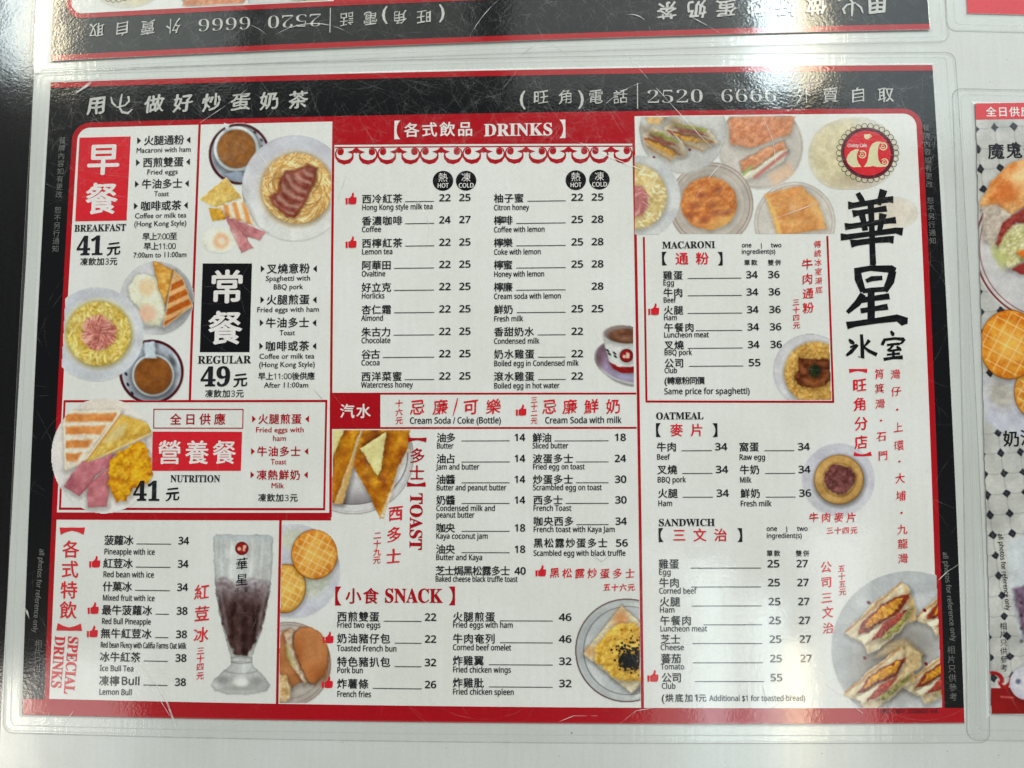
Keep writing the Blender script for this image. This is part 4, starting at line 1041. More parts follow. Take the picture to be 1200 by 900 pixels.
T1 = [(512.8, '油多', 534.3, [('Butter', 531.6)], '14'), (537.4, '油占', 534, [('Jam and butter', 561.7)], '14'), (561.7, '油醬', 534, [('Butter and peanut butter', 593.3)], '14'), (585.8, '奶醬', 534, [('Condensed milk and', 580), ('peanut butter', 556)], '14'), (618.3, '咖央', 533.5, [('Kaya coconut jam', 571.5)], '18'), (643.2, '油央', 533.5, [('Butter and Kaya', 565)], '18')]
for i, (v, zh, a, ens, pr) in enumerate(T1):
    row(tl, 511.8 - i * .2, v, zh, a, ens[0][0], ens[0][1], v + 9.5, (541, 597.3), [(pr, 602.5, 615.3)])
    if len(ens) > 1: text(tl, ens[1][0], 511.2, v + 17.3, ens[1][1], 8.9, .002)
row(tl, 510.2, 668.4, '芝士焗黑松露多士', 598, 'Baked cheese black truffle toast', 606.5, 678, None, [('40', 603, 615.8)])
T2 = [(512.8, '鮮油', 646.6, 'Sliced butter', 665.7, '18'), (537.4, '波蛋多士', 671.8, 'Fried egg on toast', 685, '24'), (561.7, '炒蛋多士', 671.8, 'Scrambled egg on toast', 705, '30'), (585.8, '西多士', 659.6, 'French Toast', 669.4, '30'), (610.6, '咖央西多', 672.5, 'French toast with Kaya Jam', 720, '34')]
for i, (v, zh, a, en, b, pr) in enumerate(T2): row(tl, 623.9 + i * .25, v, zh, a, en, b, v + 9.4, (a + 3, 713), [(pr, 719.6 + i * .3, 733 + i * .3)])
row(tl, 625, 636, '黑松露炒蛋多士', 712, 'Scambled egg with black truffle', 732.7, 647.8, None, [('56', 721.3, 735.3)])
tr_ = P_('caption', .62, 'bright_red_print', 'red brush caption above the truffle toast')
vchars(tr_, '黑松露炒蛋多士', lerp((650, 671), (738, 671.6), 7), 12.2, .008, style='brush'); vchars(tr_, '五十六元', lerp((711, 688), (739.5, 688), 4), 9.2, .01, style='brush')

# snack
sh_ = P_('heading', .62, RED, 'red SNACK heading')
vchars(sh_, '【', [(389.5, 698)], 23, .004); vchars(sh_, '】', [(537, 698)], 23, .004); text(sh_, '小食', 405, 697.8, 444.5, 19, .008, bold=.012)
text(sh_, serif('SNACK'), 450.5, 697.6, 519, 23, .006, style='serif', bold=.008)
sl = P_('price_list', .62, BLACK, 'snack price list')
for v, zh, a, en, b, pr, ev in ((722, '西煎雙蛋', 445, 'Fried two eggs', 446, '22', 9.6), (747.5, '奶油豬仔包', 457.8, 'Toasted French bun', 464.7, '22', 11.5), (774.8, '特色豬扒包', 457.8, 'Pork bun', 425.3, '32', 9.9), (800.5, '炸薯條', 432.3, 'French fries', 435, '26', 12.1)):
    row(sl, 395.2, v, zh, a, en, b, v + ev, (a + 5, 494.3), [(pr, 497.8, 511.2)], 12, 9.2, 5)
for v, zh, a, en, b, pr, ev in ((722.3, '火腿煎蛋', 580.5, 'Fried eggs with ham', 600.8, '46', 9.3), (747.8, '牛肉奄列', 580.5, 'Corned beef omelet', 599, '46', 10.2), (773.6, '炸雞翼', 567.4, 'Fried chicken wings', 598.7, '32', 10.4), (799.5, '炸雞肶', 567.4, 'Fried chicken spleen', 602, '32', 10.3)):
    row(sl, 530.6, v, zh, a, en, b, v + ev, (a + 5.5, 647.7), [(pr, 654.8, 669.4)], 12, 9.2, 4.5)

# breakfast / regular / nutrition
def arrow(part, u, v, s_, mat=None): part.pxpoly([(u - 2 * s_, v - 4), (u - 2 * s_, v + 4), (u + 2.4 * s_, v)][::s_], mat)
bp = P_('heading_panel', .52, 'bright_red_print', 'red breakfast block with two white characters')
bp.pxbox((93.9, 161.8), (153.8, 160.4), (149, 258.8), (88.9, 259.8))
for c, q in (('早', (122, 186.8)), ('餐', (119.8, 233))):
    g0 = Part('x', 0, 'light_print'); o = bp.n
    vchars(bp, c, [q], 39 if c == '早' else 38.5, .014, 'light_print', bold=.026)
for i in range(1, len(bp.zz)): bp.zz[i] = bp.zz[i] + .05
rp = P_('heading_panel', .52, 'black_print', 'black regular meal block with two white characters')
rp.pxbox((238.1, 309), (295.8, 309), (292.9, 412.9), (234.7, 412.9))
for c, q in (('常', (266.4, 336)), ('餐', (264.4, 384.3))): vchars(rp, c, [q], 41, .014, 'light_print', bold=.024)
for i in range(1, len(rp.zz)): rp.zz[i] = rp.zz[i] + .05
npn = P_('heading_panel', .60, 'bright_red_print', 'red nutrition meal block with three white characters')
npn.pxbox((179.6, 505.8), (284.3, 506), (282.8, 551.6), (178.9, 551.6))
vchars(npn, '營養餐', [(199.5, 530), (231.6, 530), (263.5, 530)], 28.5, .008, 'light_print', bold=.018)
for i in range(1, len(npn.zz)): npn.zz[i] = npn.zz[i] + .05
npo = P_('heading', .60, RED, 'outlined all day box')
for a, b in (((181, 479.6), (285.6, 479.8)), ((285.4, 479.4), (285, 502)), ((285.2, 501.8), (180.5, 501.6)), ((180.7, 502), (181.1, 479.4))): npo.pxline(a, b, 1.1)
text(npo, '全日供應', 199.8, 491.3, 265, 13.5, .006, bold=.014, dz=.01)
bl = P_('price_list', .62, BLACK, 'breakfast set list')
for s_, u, v, u1 in (('火腿通粉', 169.2, 165.3, 216.5), ('西煎雙蛋', 167.8, 191, 216), ('牛油多士', 166.6, 216.2, 214.7), ('咖啡或茶', 165.4, 241.8, 213.4)):
    text(bl, s_, u, v, u1, 12, .006, bold=.014); arrow(bl, u - 5.6, v, 1); arrow(bl, u1 + 5.2, v - .8, -1)
for s_, u, v, u1 in (('Macaroni with ham', 160.4, 176.6, 224), ('Fried eggs', 172.8, 202, 208.9), ('Toast', 181.3, 227.4, 198.5), ('Coffee or milk tea', 158.6, 253.2, 219), ('(Hong Kong Style)', 157.7, 262.6, 219), ('7:00am to 11:00am', 156.8, 299.2, 219)): text(bl, s_, u, v, u1, 8.8, 0, style='humanist')
text(bl, '早上7:00至', 167.4, 277.6, 208.6, 9.2, .003); text(bl, '早上11:00', 168.9, 289, 207, 9.2, .003)
text(bl, serif('BREAKFAST'), 88, 268, 148.4, 11.4, .004, style='serif', bold=.008); text(bl, serif('41'), 91, 288.7, 121, 30.5, .006, style='serif', bold=.01)
vchars(bl, '元', [(134, 291.8)], 17, .014, style='brush', bold=.014); text(bl, '凍飲加3元', 94.6, 307, 138.5, 9.4)
for s_, u, v, u1 in (('叉燒意粉', 313, 315.3, 363.7), ('火腿煎蛋', 312.6, 351.6, 363.4), ('牛油多士', 311.8, 378.5, 363), ('咖啡或茶', 311.3, 405.8, 363)):
    text(bl, s_, u, v, u1, 12.4, .006, bold=.014); arrow(bl, u - 4.8, v, 1); arrow(bl, u1 + 6, v, -1)
for s_, u, v, u1 in (('Spaghetti with', 311.8, 326.4, 363.7), ('BBQ pork', 320.8, 336.3, 355.5), ('Fried eggs with ham', 301.4, 363, 374), ('Toast', 328, 389.9, 346), ('Coffee or milk tea', 304.2, 417.5, 368.8), ('(Hong Kong Style)', 303.8, 427.2, 369.3), ('After 11:00am', 310, 451.2, 361.6)): text(bl, s_, u, v, u1, 8.8, 0, style='humanist')
text(bl, '早上11:00後供應', 302.8, 441, 369.5, 9.2, .003)
text(bl, serif('REGULAR'), 232.4, 421.9, 294.8, 12.8, .004, style='serif', bold=.008); text(bl, serif('49'), 235.8, 441.8, 270, 31.5, .006, style='serif', bold=.01)
vchars(bl, '元', [(282.3, 445.6)], 17.4, .014, style='brush', bold=.014); text(bl, '凍飲加3元', 240.8, 461.3, 286.5, 9.6)
text(bl, serif('NUTRITION'), 200.4, 560.8, 258.6, 11.4, .004, style='serif', bold=.006, dz=.03); text(bl, serif('41'), 157, 575.5, 187.5, 31, .006, style='serif', bold=.01, dz=.03)
vchars(bl, '元', [(203, 579)], 17, .014, style='brush', bold=.014); text(bl, '凍飲加3元', 302.8, 583, 349.6, 9.8)
nl = P_('price_list', .62, 'red_print', 'all day set list in red')
for s_, u, v, u1 in (('火腿煎蛋', 302.8, 491, 354), ('牛油多士', 301.6, 528.9, 353), ('凍熱鮮奶', 301, 556.4, 352.5)):
    text(nl, s_, u, v, u1, 12.2, .005, bold=.013); arrow(nl, u - 4.8, v, 1); arrow(nl, u1 + 6.6, v, -1)
for s_, u, v, u1 in (('Fried eggs with', 300, 503.4, 356.2), ('ham', 320, 513.3, 335.5), ('Toast', 317.8, 540.8, 336), ('Milk', 318.2, 568.7, 333.3)): text(nl, s_, u, v, u1, 8.9, .001, style='humanist')

# special drinks
sh2 = P_('heading', .62, 'coral_print', 'red upright SPECIAL DRINKS heading')
sh2.stroke([(71.3, 622.2, 8.4), (78, 620.8, 5), (85.5, 619.8, 3.6), (93, 620.8, 5), (99.8, 622.2, 8.4)])
sh2.stroke([(67.8, 734.2, 8.4), (75, 735.8, 5), (82, 736.8, 3.6), (89, 736, 5), (96.4, 734.6, 8.4)])
vchars(sh2, '各式特飲', [(84, 643.2), (82.8, 666.8), (81.7, 691), (80.8, 714.5)], 20.5, .008, bold=.016)
text(sh2, serif('SPECIAL'), 87, 745, 813, 17.5, .005, style='serif', rot=93.0, bold=.008); text(sh2, serif('DRINKS'), 71.5, 745, 805.5, 17.5, .005, style='serif', rot=93.2, bold=.008)
pl_ = P_('price_list', .62, BLACK, 'special drinks price list')
for i, (v, u, zh, a, en, b, ve, l0, l1, pr) in enumerate(((632.7, 122.8, '菠蘿冰', 157.3, 'Pineapple with ice', 182, 646, 161, 201.3, '34'), (659.7, 121.6, '紅荳冰', 156.6, 'Red bean with ice', 181, 672.6, 160, 200.6, '34'), (686.8, 121, '什菓冰', 155.6, 'Mixed fruit with ice', 181.8, 700, 159, 200, '34'), (714.3, 119.9, '最牛菠蘿冰', 179.3, 'Red Bull Pineapple', 177.4, 727.4, 183, 199, '38'), (741.5, 118.7, '無牛紅荳冰', 178.6, 'Red bean Fleecy with Califia Farms Oat Milk', 219, 755, 182.5, 198.3, '38'), (769, 117.7, '冰牛紅茶', 165.6, 'Ice Bull Tea', 157, 782.3, 169.3, 197.4, '38'))):
    row(pl_, u, v, zh, a, en, b, ve, (l0, l1), [(pr, 209.6 - i * .7, 222 - i * .6)], 11.8, 8.8, 4)
row(pl_, 116.8, 797, '凍檸', 141, 'Lemon Bull', 155, 810, (168.8, 197), [('38', 205.5, 218.4)], 11.8, 8.8, 4); text(pl_, 'Bull', 142.5, 797.2, 164, 12.2, .006)
pc_ = P_('caption', .62, 'coral_print', 'red brush caption beside the tall glass')
vchars(pc_, '紅荳冰', [(237.3, 693.6), (237.2, 718.5), (236.2, 743.3)], 18.5, .008, style='brush'); vchars(pc_, '三十四元', [(235.8, 762), (235.6, 771.3), (235.4, 780.8), (235.2, 791.4)], 9.4, .01, style='brush')
vchars(pl_, '華星', [(284, 660.5), (284, 678.5)], 15, .006, style='brush', bold=.012); vchars(pl_, '冰室', [(278.5, 690.5), (289, 690.5)], 6.5, 0, style='brush')

# macaroni, oatmeal, sandwich
ml = P_('price_list', .62, BLACK, 'macaroni price list')
text(ml, serif('MACARONI'), 775.8, 287.6, 837.6, 11.8, .005, style='serif', bold=.008); vchars(ml, '【', [(773, 303.4)], 17, .008); vchars(ml, '】', [(849, 303.4)], 17, .008)
for a, b, c in (('one', 868.7, 880), ('|', 890.8, None), ('two', 903, 915)): text(ml, a, b, 287.6, c, 7.4, 0)
text(ml, 'ingredient(s)', 868.5, 295.2, 908, 7.4, 0); text(ml, '單款', 871.3, 308, 887.2, 7.4, .006, bold=.01); text(ml, '雙併', 899.2, 308, 915, 7.4, .006, bold=.01)
for i, (v, zh, a, en, b) in enumerate(((323, '雞蛋', 800, 'Egg', 789.4), (343.2, '牛肉', 800.2, 'Beef', 792), (363.8, '火腿', 800.6, 'Ham', 792.7), (384, '午餐肉', 813.4, 'Luncheon meat', 830.2), (404.6, '叉燒', 801.2, 'BBQ pork', 810.5))):
    row(ml, 776.6 + i * .35, v, zh, a, en, b, v + 8.6, (max(805.5, a + 1.5), 868.3 + i * .4), [('34', 873.7 + i * .5, 887.3 + i * .5), ('36', 899.3 + i * .7, 912.8 + i * .7)], 11.4, 8.7, 4, 11.3)
row(ml, 778.3, 425.6, '公司', 801.4, 'Club', 793, 434.2, (807, 870.6), [('55', 876.6, 890.5)], 11.4, 8.7, 4, 11.3)
text(ml, '(', 777.8, 446.2, None, 11, .002); text(ml, '轉意粉同價', 781.2, 446.2, 825.8, 9.6, .004); text(ml, 'Same price for spaghetti)', 777.9, 458.6, 878, 9.7, .002)
mr_ = P_('heading', .62, 'bright_red_print', 'red Chinese macaroni lettering')
text(mr_, '通粉', 791, 303.4, 830.5, 15.6, .008, bold=.012)
vchars(mr_, '牛肉通粉', [(945.3, 309.8), (945.8, 327), (946.4, 344), (946.6, 361)], 14, .008, style='brush'); vchars(mr_, '傳統冰室湯底', lerp((957.3, 286.5), (959.2, 340), 6), 9.2, .004, style='brush')
vchars(mr_, '三十四元', lerp((932.3, 354.3), (933, 381.5), 4), 8.8, .008, style='brush')
ol = P_('price_list', .62, BLACK, 'oatmeal price list')
text(ol, serif('OATMEAL'), 768.3, 487.5, 824, 12, .005, style='serif', bold=.008); vchars(ol, '【', [(766, 504)], 17, .008); vchars(ol, '】', [(843, 504)], 17, .008)
for i, (v, zh, en, b, z2, e2, b2, p2) in enumerate(((523.7, '牛肉', 'Beef', 784.8, '窩蛋', 'Raw egg', 896, '34'), (550.3, '叉燒', 'BBQ pork', 803.4, '牛奶', 'Milk', 880, '34'), (578, '火腿', 'Ham', 787.3, '鮮奶', 'Fresh milk', 903.5, '36'))):
    d = i * .7
    row(ol, 769.2 + d, v, zh, 792.7 + d, en, b, v + 11.7, (798.5 + d, 833.8 + d), [('34', 837.3 + d * 1.3, 851.8 + d * 1.3)], 11.6, 8.9, 4.6, 11.4)
    row(ol, 865.7 + d, v, z2, 889.2 + d, e2, b2, v + 11.9, (895.3 + d, 930.3 + d), [(p2, 934.3 + d, 948.3 + d)], 11.6, 8.9, 4.6, 11.4)
or_ = P_('heading', .62, 'bright_red_print', 'red Chinese oatmeal lettering')
text(or_, '麥片', 784.8, 504, 824.2, 15.6, .008, bold=.012); vchars(or_, '牛肉麥片', lerp((953, 606), (997, 606), 4), 12, .008, style='brush'); vchars(or_, '三十四元', lerp((972, 621.3), (1000, 621.3), 4), 9, .01, style='brush')
wl = P_('price_list', .62, BLACK, 'sandwich price list')
text(wl, serif('SANDWICH'), 771.3, 612.2, 837.3, 12, .005, style='serif', bold=.008); vchars(wl, '【', [(769, 626.8)], 17, .008); vchars(wl, '】', [(872, 626.8)], 17, .008)
for a, b, c in (('one', 897.8, 910), ('|', 920.5, None), ('two', 933.5, 945.7)): text(wl, a, b, 619.2, c, 7.6, 0)
text(wl, 'ingredient(s)', 897.8, 627.5, 939, 7.6, 0); text(wl, '單款', 897.8, 648.2, 914, 7.6, .006, bold=.01); text(wl, '雙併', 931.8, 648.2, 948, 7.6, .006, bold=.01)
for i, (v, zh, a, en, b) in enumerate(((660.6, '雞蛋', 795.7, 'Egg', 785.5), (682.6, '牛肉', 796.2, 'Corned beef', 816), (704.8, '火腿', 797, 'Ham', 790), (726.8, '午餐肉', 810.2, 'Luncheon meat', 828.2), (748.7, '芝士', 797.3, 'Cheese', 801), (771.2, '蕃茄', 798.2, 'Tomato', 801.3))):
    row(wl, 771.4 + i * .55, v, zh, a, en, b, v + 9.4, (max(809 + i * .5, a + 14 if i == 3 else 0), 891 + i * .5), [('25', 898.5 + i * .6, 912.6 + i * .6), ('27', 932.6 + i * .9, 946 + i * .9)], 12, 9, 5, 11.6)
row(wl, 775, 793.5, '公司', 798.8, 'Club', 791.2, 803.3, (814, 895.3), [('55', 902, 916)], 12, 9, 4.6, 11.6)
text(wl, '(', 774.6, 817.3, None, 11.5, .002); text(wl, '烘底加', 779.3, 817.3, 812, 10); text(wl, '1', 813, 817.3, None, 10.8); text(wl, '元', 818, 817.3, None, 9.6)
text(wl, 'Additional $1 for toasted bread)', 831, 817.6, 943, 9, 0)
wr = P_('heading', .62, 'bright_red_print', 'red Chinese sandwich lettering')
text(wr, '三文治', 787.8, 626.8, 852, 15.8, .008, bold=.012)
vchars(wr, '公司三文治', [(967.6, 664), (967.8, 681.5), (968.4, 699.8), (969.5, 717), (970, 735.5)], 14, .008, style='brush'); vchars(wr, '五十五元', lerp((985.6, 666), (986.8, 693.3), 4), 9, .008, style='brush')

# shop name in brush strokes
nm = P_('shop_name', .62, 'black_print', 'large black brush lettering of the shop name')
def S1(pts): nm.stroke([(860 + x / 5.295, 130 + y / 5.295, w_ * 1.18 / 5.295) for x, y, w_ in pts])
def S2(pts): nm.stroke([(960 + x / 4.09, 210 + y / 4.09, w_ * 1.16 / 4.09) for x, y, w_ in pts])
for q in ([(765, 512, 26), (785, 545, 30), (808, 585, 24)], [(925, 492, 40), (912, 540, 36), (892, 585, 26)],
          [(706, 588, 44), (740, 588, 30), (850, 570, 28), (960, 552, 32), (986, 553, 40)], [(734, 640, 40), (770, 634, 28), (870, 618, 26), (945, 608, 34)],
          [(686, 720, 40), (720, 718, 30), (850, 700, 27), (960, 684, 30), (1002, 680, 38)], [(660, 784, 40), (700, 784, 30), (850, 764, 27), (1000, 744, 32), (1044, 752, 44)],
          [(722, 826, 44), (760, 820, 32), (880, 804, 30), (960, 798, 34), (988, 802, 42)], [(845, 572, 34), (852, 700, 30), (856, 850, 30), (860, 945, 32), (858, 960, 30)],
          [(786, 625, 36), (800, 680, 30), (812, 745, 30)], [(922, 640, 42), (914, 680, 32), (900, 745, 26)]): S1(q)
for q in ([(180, 432, 26), (186, 480, 32), (208, 540, 24)], [(168, 442, 26), (240, 428, 22), (345, 432, 32), (362, 440, 26)], [(350, 440, 30), (338, 490, 34), (312, 538, 22)], [(222, 490, 16), (250, 478, 22), (300, 474, 18)],
          [(205, 538, 18), (250, 532, 20), (316, 528, 20)], [(208, 552, 26), (182, 594, 28), (132, 640, 16)], [(196, 582, 24), (260, 572, 22), (334, 562, 26)], [(246, 540, 28), (247, 620, 30), (246, 692, 30)],
          [(196, 632, 22), (260, 622, 20), (326, 612, 26)], [(130, 702, 32), (170, 694, 24), (280, 678, 24), (370, 666, 30), (408, 684, 42), (412, 696, 16)]): S2(q)
for q in ([(140, 768, 8), (154, 782, 18), (166, 790, 8)], [(128, 846, 10), (150, 828, 16), (182, 796, 9)], [(146, 806, 8), (176, 796, 12), (184, 800, 6)], [(200, 744, 12), (204, 800, 15), (205, 858, 16), (186, 850, 5)], [(238, 772, 16), (226, 788, 11), (210, 806, 6)], [(208, 802, 7), (236, 824, 14), (274, 842, 16)],
          [(340, 728, 8), (350, 742, 16), (352, 752, 8)], [(312, 764, 8), (306, 780, 14), (298, 796, 12)], [(312, 770, 11), (360, 764, 11), (404, 768, 15)], [(406, 766, 12), (394, 784, 10), (380, 792, 5)], [(322, 796, 10), (350, 791, 9), (382, 790, 12)], [(352, 794, 10), (340, 810, 9), (324, 822, 8)], [(330, 824, 8), (360, 820, 9), (388, 816, 9)], [(368, 802, 8), (382, 814, 14), (390, 822, 8)],
          [(352, 822, 11), (353, 840, 12), (353, 858, 11)], [(322, 842, 9), (350, 839, 8), (384, 836, 11)], [(306, 864, 14), (350, 857, 11), (398, 854, 17)]): S2(q)
br_ = P_('branch_list', .62, 'bright_red_print', 'red upright list of branches')
br_.stroke([(994.5, 434.8, 5), (1000, 434, 3), (1005, 433.7, 2.4), (1010, 434, 3), (1015.5, 434.8, 5)]); br_.stroke([(1000, 532, 5), (1005, 533.2, 3), (1010, 533.6, 2.4), (1015, 533, 3), (1020.3, 531.4, 5)])
vchars(br_, '旺角分店', [(1006.8, 451.5), (1007.3, 473.5), (1008.7, 496), (1008.5, 518)], 17, .01, style='brush', bold=.01)
vchars(br_, '筲箕灣・石門', [(1030, 438.3), (1030, 455.2), (1030.8, 473), (1031.7, 492.7), (1032.4, 511.5), (1034, 534)], 12.4, .004, style='brush')
vchars(br_, '灣仔・上環・大埔・九龍灣', [(1048.7, 438.5), (1049.3, 458.5), (1050.7, 480), (1051.7, 500.8), (1052.7, 522), (1053.3, 540.7), (1054, 560.3), (1055, 581), (1055.7, 600.7), (1056.8, 620), (1057.3, 637), (1057.6, 654)], 12.6, .004, style='brush')

# round logo
lg = P_('logo', .585, 'maroon_print', 'round red logo with a scalloped lace edge', True)
LC = (975 + 462 / 11.25, 140 + 450 / 11.25); q = lambda x, y: (975 + x / 11.25, 140 + y / 11.25)
for k in range(30):
    t = k / 30 * 2 * math.pi; u, v = LC[0] + 33.6 * math.cos(t), LC[1] + 31.8 * math.sin(t)
    lg.disc(u, v, 3.5, 'soft_black_print', n=14, r2=2.85, dz=.002 * (k % 2)); lg.disc(u, v, 2.4, 'cream_print', n=12, dz=.0, r2=1.9)
lg.disc(*LC, 31.2, 'maroon_print', dz=.008); lg.disc(*LC, 27.4, 'bright_red_print', dz=.014, n=56); lg.disc(*LC, 28.0, 'black_print', r2=27.2, dz=.017, n=56)
lm = Part('monogram', .62, 'cream_print', 'cream scroll letters'); lm.upper = True
def arc(cx, cy, r, a0, a1, n, w0, w1): return [(*q(cx + r * math.cos(math.radians(a0 + (a1 - a0) * i / (n - 1))), cy + r * math.sin(math.radians(a0 + (a1 - a0) * i / (n - 1)))), (w0 + (w1 - w0) * i / (n - 1)) / 11.25) for i in range(n)]
lm.pxpoly([q(*a) for a in ((350, 400), (300, 400), (240, 430), (200, 480), (185, 530), (200, 580), (240, 620), (270, 635), (380, 632), (345, 590), (322, 530), (320, 470), (335, 430))])
lm.pxpoly([q(*a) for a in ((650, 300), (580, 298), (520, 330), (485, 400), (470, 500), (455, 570), (412, 632), (500, 628), (530, 618), (580, 632), (640, 634), (690, 625), (640, 600), (605, 540), (595, 460), (600, 380), (618, 330))])
lm.stroke(arc(392, 468, 45, -130, 170, 16, 20, 12)); lm.stroke(arc(388, 468, 20, 0, 330, 12, 14, 10)); lm.stroke(arc(668, 362, 46, -130, 170, 16, 20, 12)); lm.stroke(arc(664, 362, 20, 0, 330, 12, 14, 10))
lm.stroke(arc(682, 572, 46, 150, -140, 16, 26, 12)); lm.stroke(arc(680, 570, 20, 0, 330, 12, 14, 10))
lm.pxpoly([q(*a) for a in ((412, 205), (500, 198), (494, 245), (470, 268), (440, 268), (420, 245))]); lm.stroke([(*q(495, 215), .8), (*q(516, 222), .8), (*q(496, 245), .8)])
text(lm, 'Christy Cafe', q(198, 350)[0], q(198, 350)[1], q(448, 340)[0], 5.6, 0, 'light_print', bold=.02)
lg.children = [lm]

# ------------------------------------------------------------------ film pouch with ridges
def rrect(x0, y0, x1, y1, r, n=8):
    pts = []
    for (cx, cy, a0) in ((x1 - r, y0 + r, -90), (x1 - r, y1 - r, 0), (x0 + r, y1 - r, 90), (x0 + r, y0 + r, 180)):
        for k in range(n + 1):
            t = math.radians(a0 + 90 * k / n); pts.append((cx + r * math.cos(t), cy + r * math.sin(t)))
    out = []
    m = len(pts)
    for i in range(m):
        a, b = np.array(pts[i]), np.array(pts[(i + 1) % m]); k = 30 if np.hypot(*(b - a)) > 40 else 1
        for j in range(k): out.append(a + (b - a) * j / k)
    return np.array(out)
def pouch(w0, h0, ml_, mt, mr, mb, rad=5.0, name='film_edge'):
    """clear laminate margin round a sheet of w0 x h0 mm"""
    P = Part(name, 0, 'clear_film', 'clear laminated margin with heat sealed ridges')
    prof = [(-.01, .44), (.02, .46), (.10, .30), (.18, .14), (.55, .13), (.60, .14), (.625, .20), (.65, .14), (.86, .13), (.90, .15), (.93, .24), (.975, .22), (1.0, .02)]
    rings = []
    for t, z in prof:
        r = max(.3, rad * max(t, .1) * .85)
        tt = t
        rings.append(np.c_[rrect(-ml_ * tt, -mt * tt, w0 + mr * tt, h0 + mb * tt, r), np.full(4 * (8 + 0) + 0 or 1, z) if False else np.full(len(rrect(-ml_ * tt, -mt * tt, w0 + mr * tt, h0 + mb * tt, r)), z)])
    n = min(len(r) for r in rings)
    V = np.vstack(rings); Fc = []
    for k in range(len(rings) - 1):
        for i in range(n): Fc.append([k * n + i, (k + 1) * n + i, (k + 1) * n + (i + 1) % n, k * n + (i + 1) % n][::-1])
    P.add(V, Fc)
    return P

def rim(w0, h0, ml_, mt, mr, mb, rad=5.0):
    P = Part('film_rim', 0, 'film_rim', 'grey cut rim of the laminate')
    for d0, d1, z in ((.0, .34, .25), (.34, .5, .02)):
        A_ = rrect(-ml_ - d0, -mt - d0, w0 + mr + d0, h0 + mb + d0, rad * .85 + d0); B_ = rrect(-ml_ - d1, -mt - d1, w0 + mr + d1, h0 + mb + d1, rad * .85 + d1)
        n = min(len(A_), len(B_)); A_ = np.c_[A_[:n], np.full(n, .24)]; B_ = np.c_[B_[:n], np.full(n, z)]
        P.add(np.vstack([A_, B_]), [[i, (i + 1) % n, n + (i + 1) % n, n + i] for i in range(n)])
    t_ = .62; A_ = rrect(-ml_ * t_, -mt * t_, w0 + mr * t_, h0 + mb * t_, rad * .5); B_ = rrect(-ml_ * t_ - .22, -mt * t_ - .22, w0 + mr * t_ + .22, h0 + mb * t_ + .22, rad * .5 + .2)
    n = min(len(A_), len(B_)); P.add(np.vstack([np.c_[A_[:n], np.full(n, .215)], np.c_[B_[:n], np.full(n, .215)]]), [[i, (i + 1) % n, n + (i + 1) % n, n + i] for i in range(n)], 'film_seal')
    return P
# ------------------------------------------------------------------ scratches (thin raised scuffs of the film)
def scratches(seed, n, box, wr=(.04, .10), lr=(10, 90), mat='scratch_mark', z=.80, dirs=None, name='scratches', label='fine scratches worn into the clear film'):
    R = np.random.RandomState(seed); P = Part(name, z, mat, label, 'stuff')
    x0, y0, x1, y1 = box
    for i in range(n):
        x = x0 + R.rand() * (x1 - x0); y = y0 + R.rand() * (y1 - y0)
        L = lr[0] + (lr[1] - lr[0]) * R.rand() ** 2.0; a = R.rand() * math.pi if dirs is None else math.radians(dirs[R.randint(len(dirs))] + R.randn() * 14)
        cur = R.randn() * .028; k = 11; pts = []
        for j in range(k):
            pts.append((x, y)); x += math.cos(a) * L / (k - 1); y += math.sin(a) * L / (k - 1); a += cur * L / (k - 1)
        pts = np.array(pts)
        if pts[:, 0].min() < x0 or pts[:, 0].max() > x1 or pts[:, 1].min() < y0 or pts[:, 1].max() > y1: continue
        w_ = (wr[0] + (wr[1] - wr[0]) * R.rand() ** 2) / 2
        Wd = w_ * np.sin(np.linspace(.25, math.pi - .25, k)); T = np.gradient(pts, axis=0); T /= np.linalg.norm(T, axis=1)[:, None]
        Nn = np.c_[-T[:, 1], T[:, 0]] * Wd[:, None]
        P.add(np.r_[pts - Nn, pts + Nn], [[j, j + k, j + k + 1, j + 1] for j in range(k - 1)], dz=.0006 * (i % 120))
    return P

# ------------------------------------------------------------------ table
tab = Part('table_top', 0, 'white_table', None, 'structure')
lefts = [(44, -120), (41.5, 60), (40, 80), (31, 300), (25, 400), (14, 600), (8.5, 700), (3, 800), (-3, 930), (-8, 1060)]
Lm = px2mm([a for a, b in lefts], [b for a, b in lefts])
Rm = np.c_[np.full(len(Lm), 620.0), Lm[:, 1]]
for i in range(len(Lm) - 1):
    tab.quadgrid(Lm[i], Rm[i], Rm[i + 1], Lm[i + 1], 40, 2)
    a, b = Lm[i], Lm[i + 1]
    tab.add(np.array([(*a, 0), (*b, 0), (*b, -25), (*a, -25)]), [[0, 1, 2, 3]])
tab_o = build(tab, None)
edge = Part('table_edge', -.4, 'black_edge', None, 'structure')
for i in range(len(Lm) - 1): edge.quadgrid(Lm[i] - [90, 0], Lm[i], Lm[i + 1], Lm[i + 1] - [90, 0], 8, 2)
build(edge, None)
tab_o['label'] = 'smooth white table top under the menus'
specks = Part('speck', .06, 'speck', 'tiny dirt specks on the white table', 'stuff')
for (u, v, r) in ((523, 876, .7), (402, 870, .7), (655, 886, .8), (670, 859, 1.4), (1110, 880, .8), (963, 883, .9), (1180, 70, .7), (1160, 96, .7), (721, 59, .9), (1170, 885, .8), (300, 890, .6), (850, 893, .7)): specks.disc(u, v, r * .62, n=10)
build(specks, tab_o)

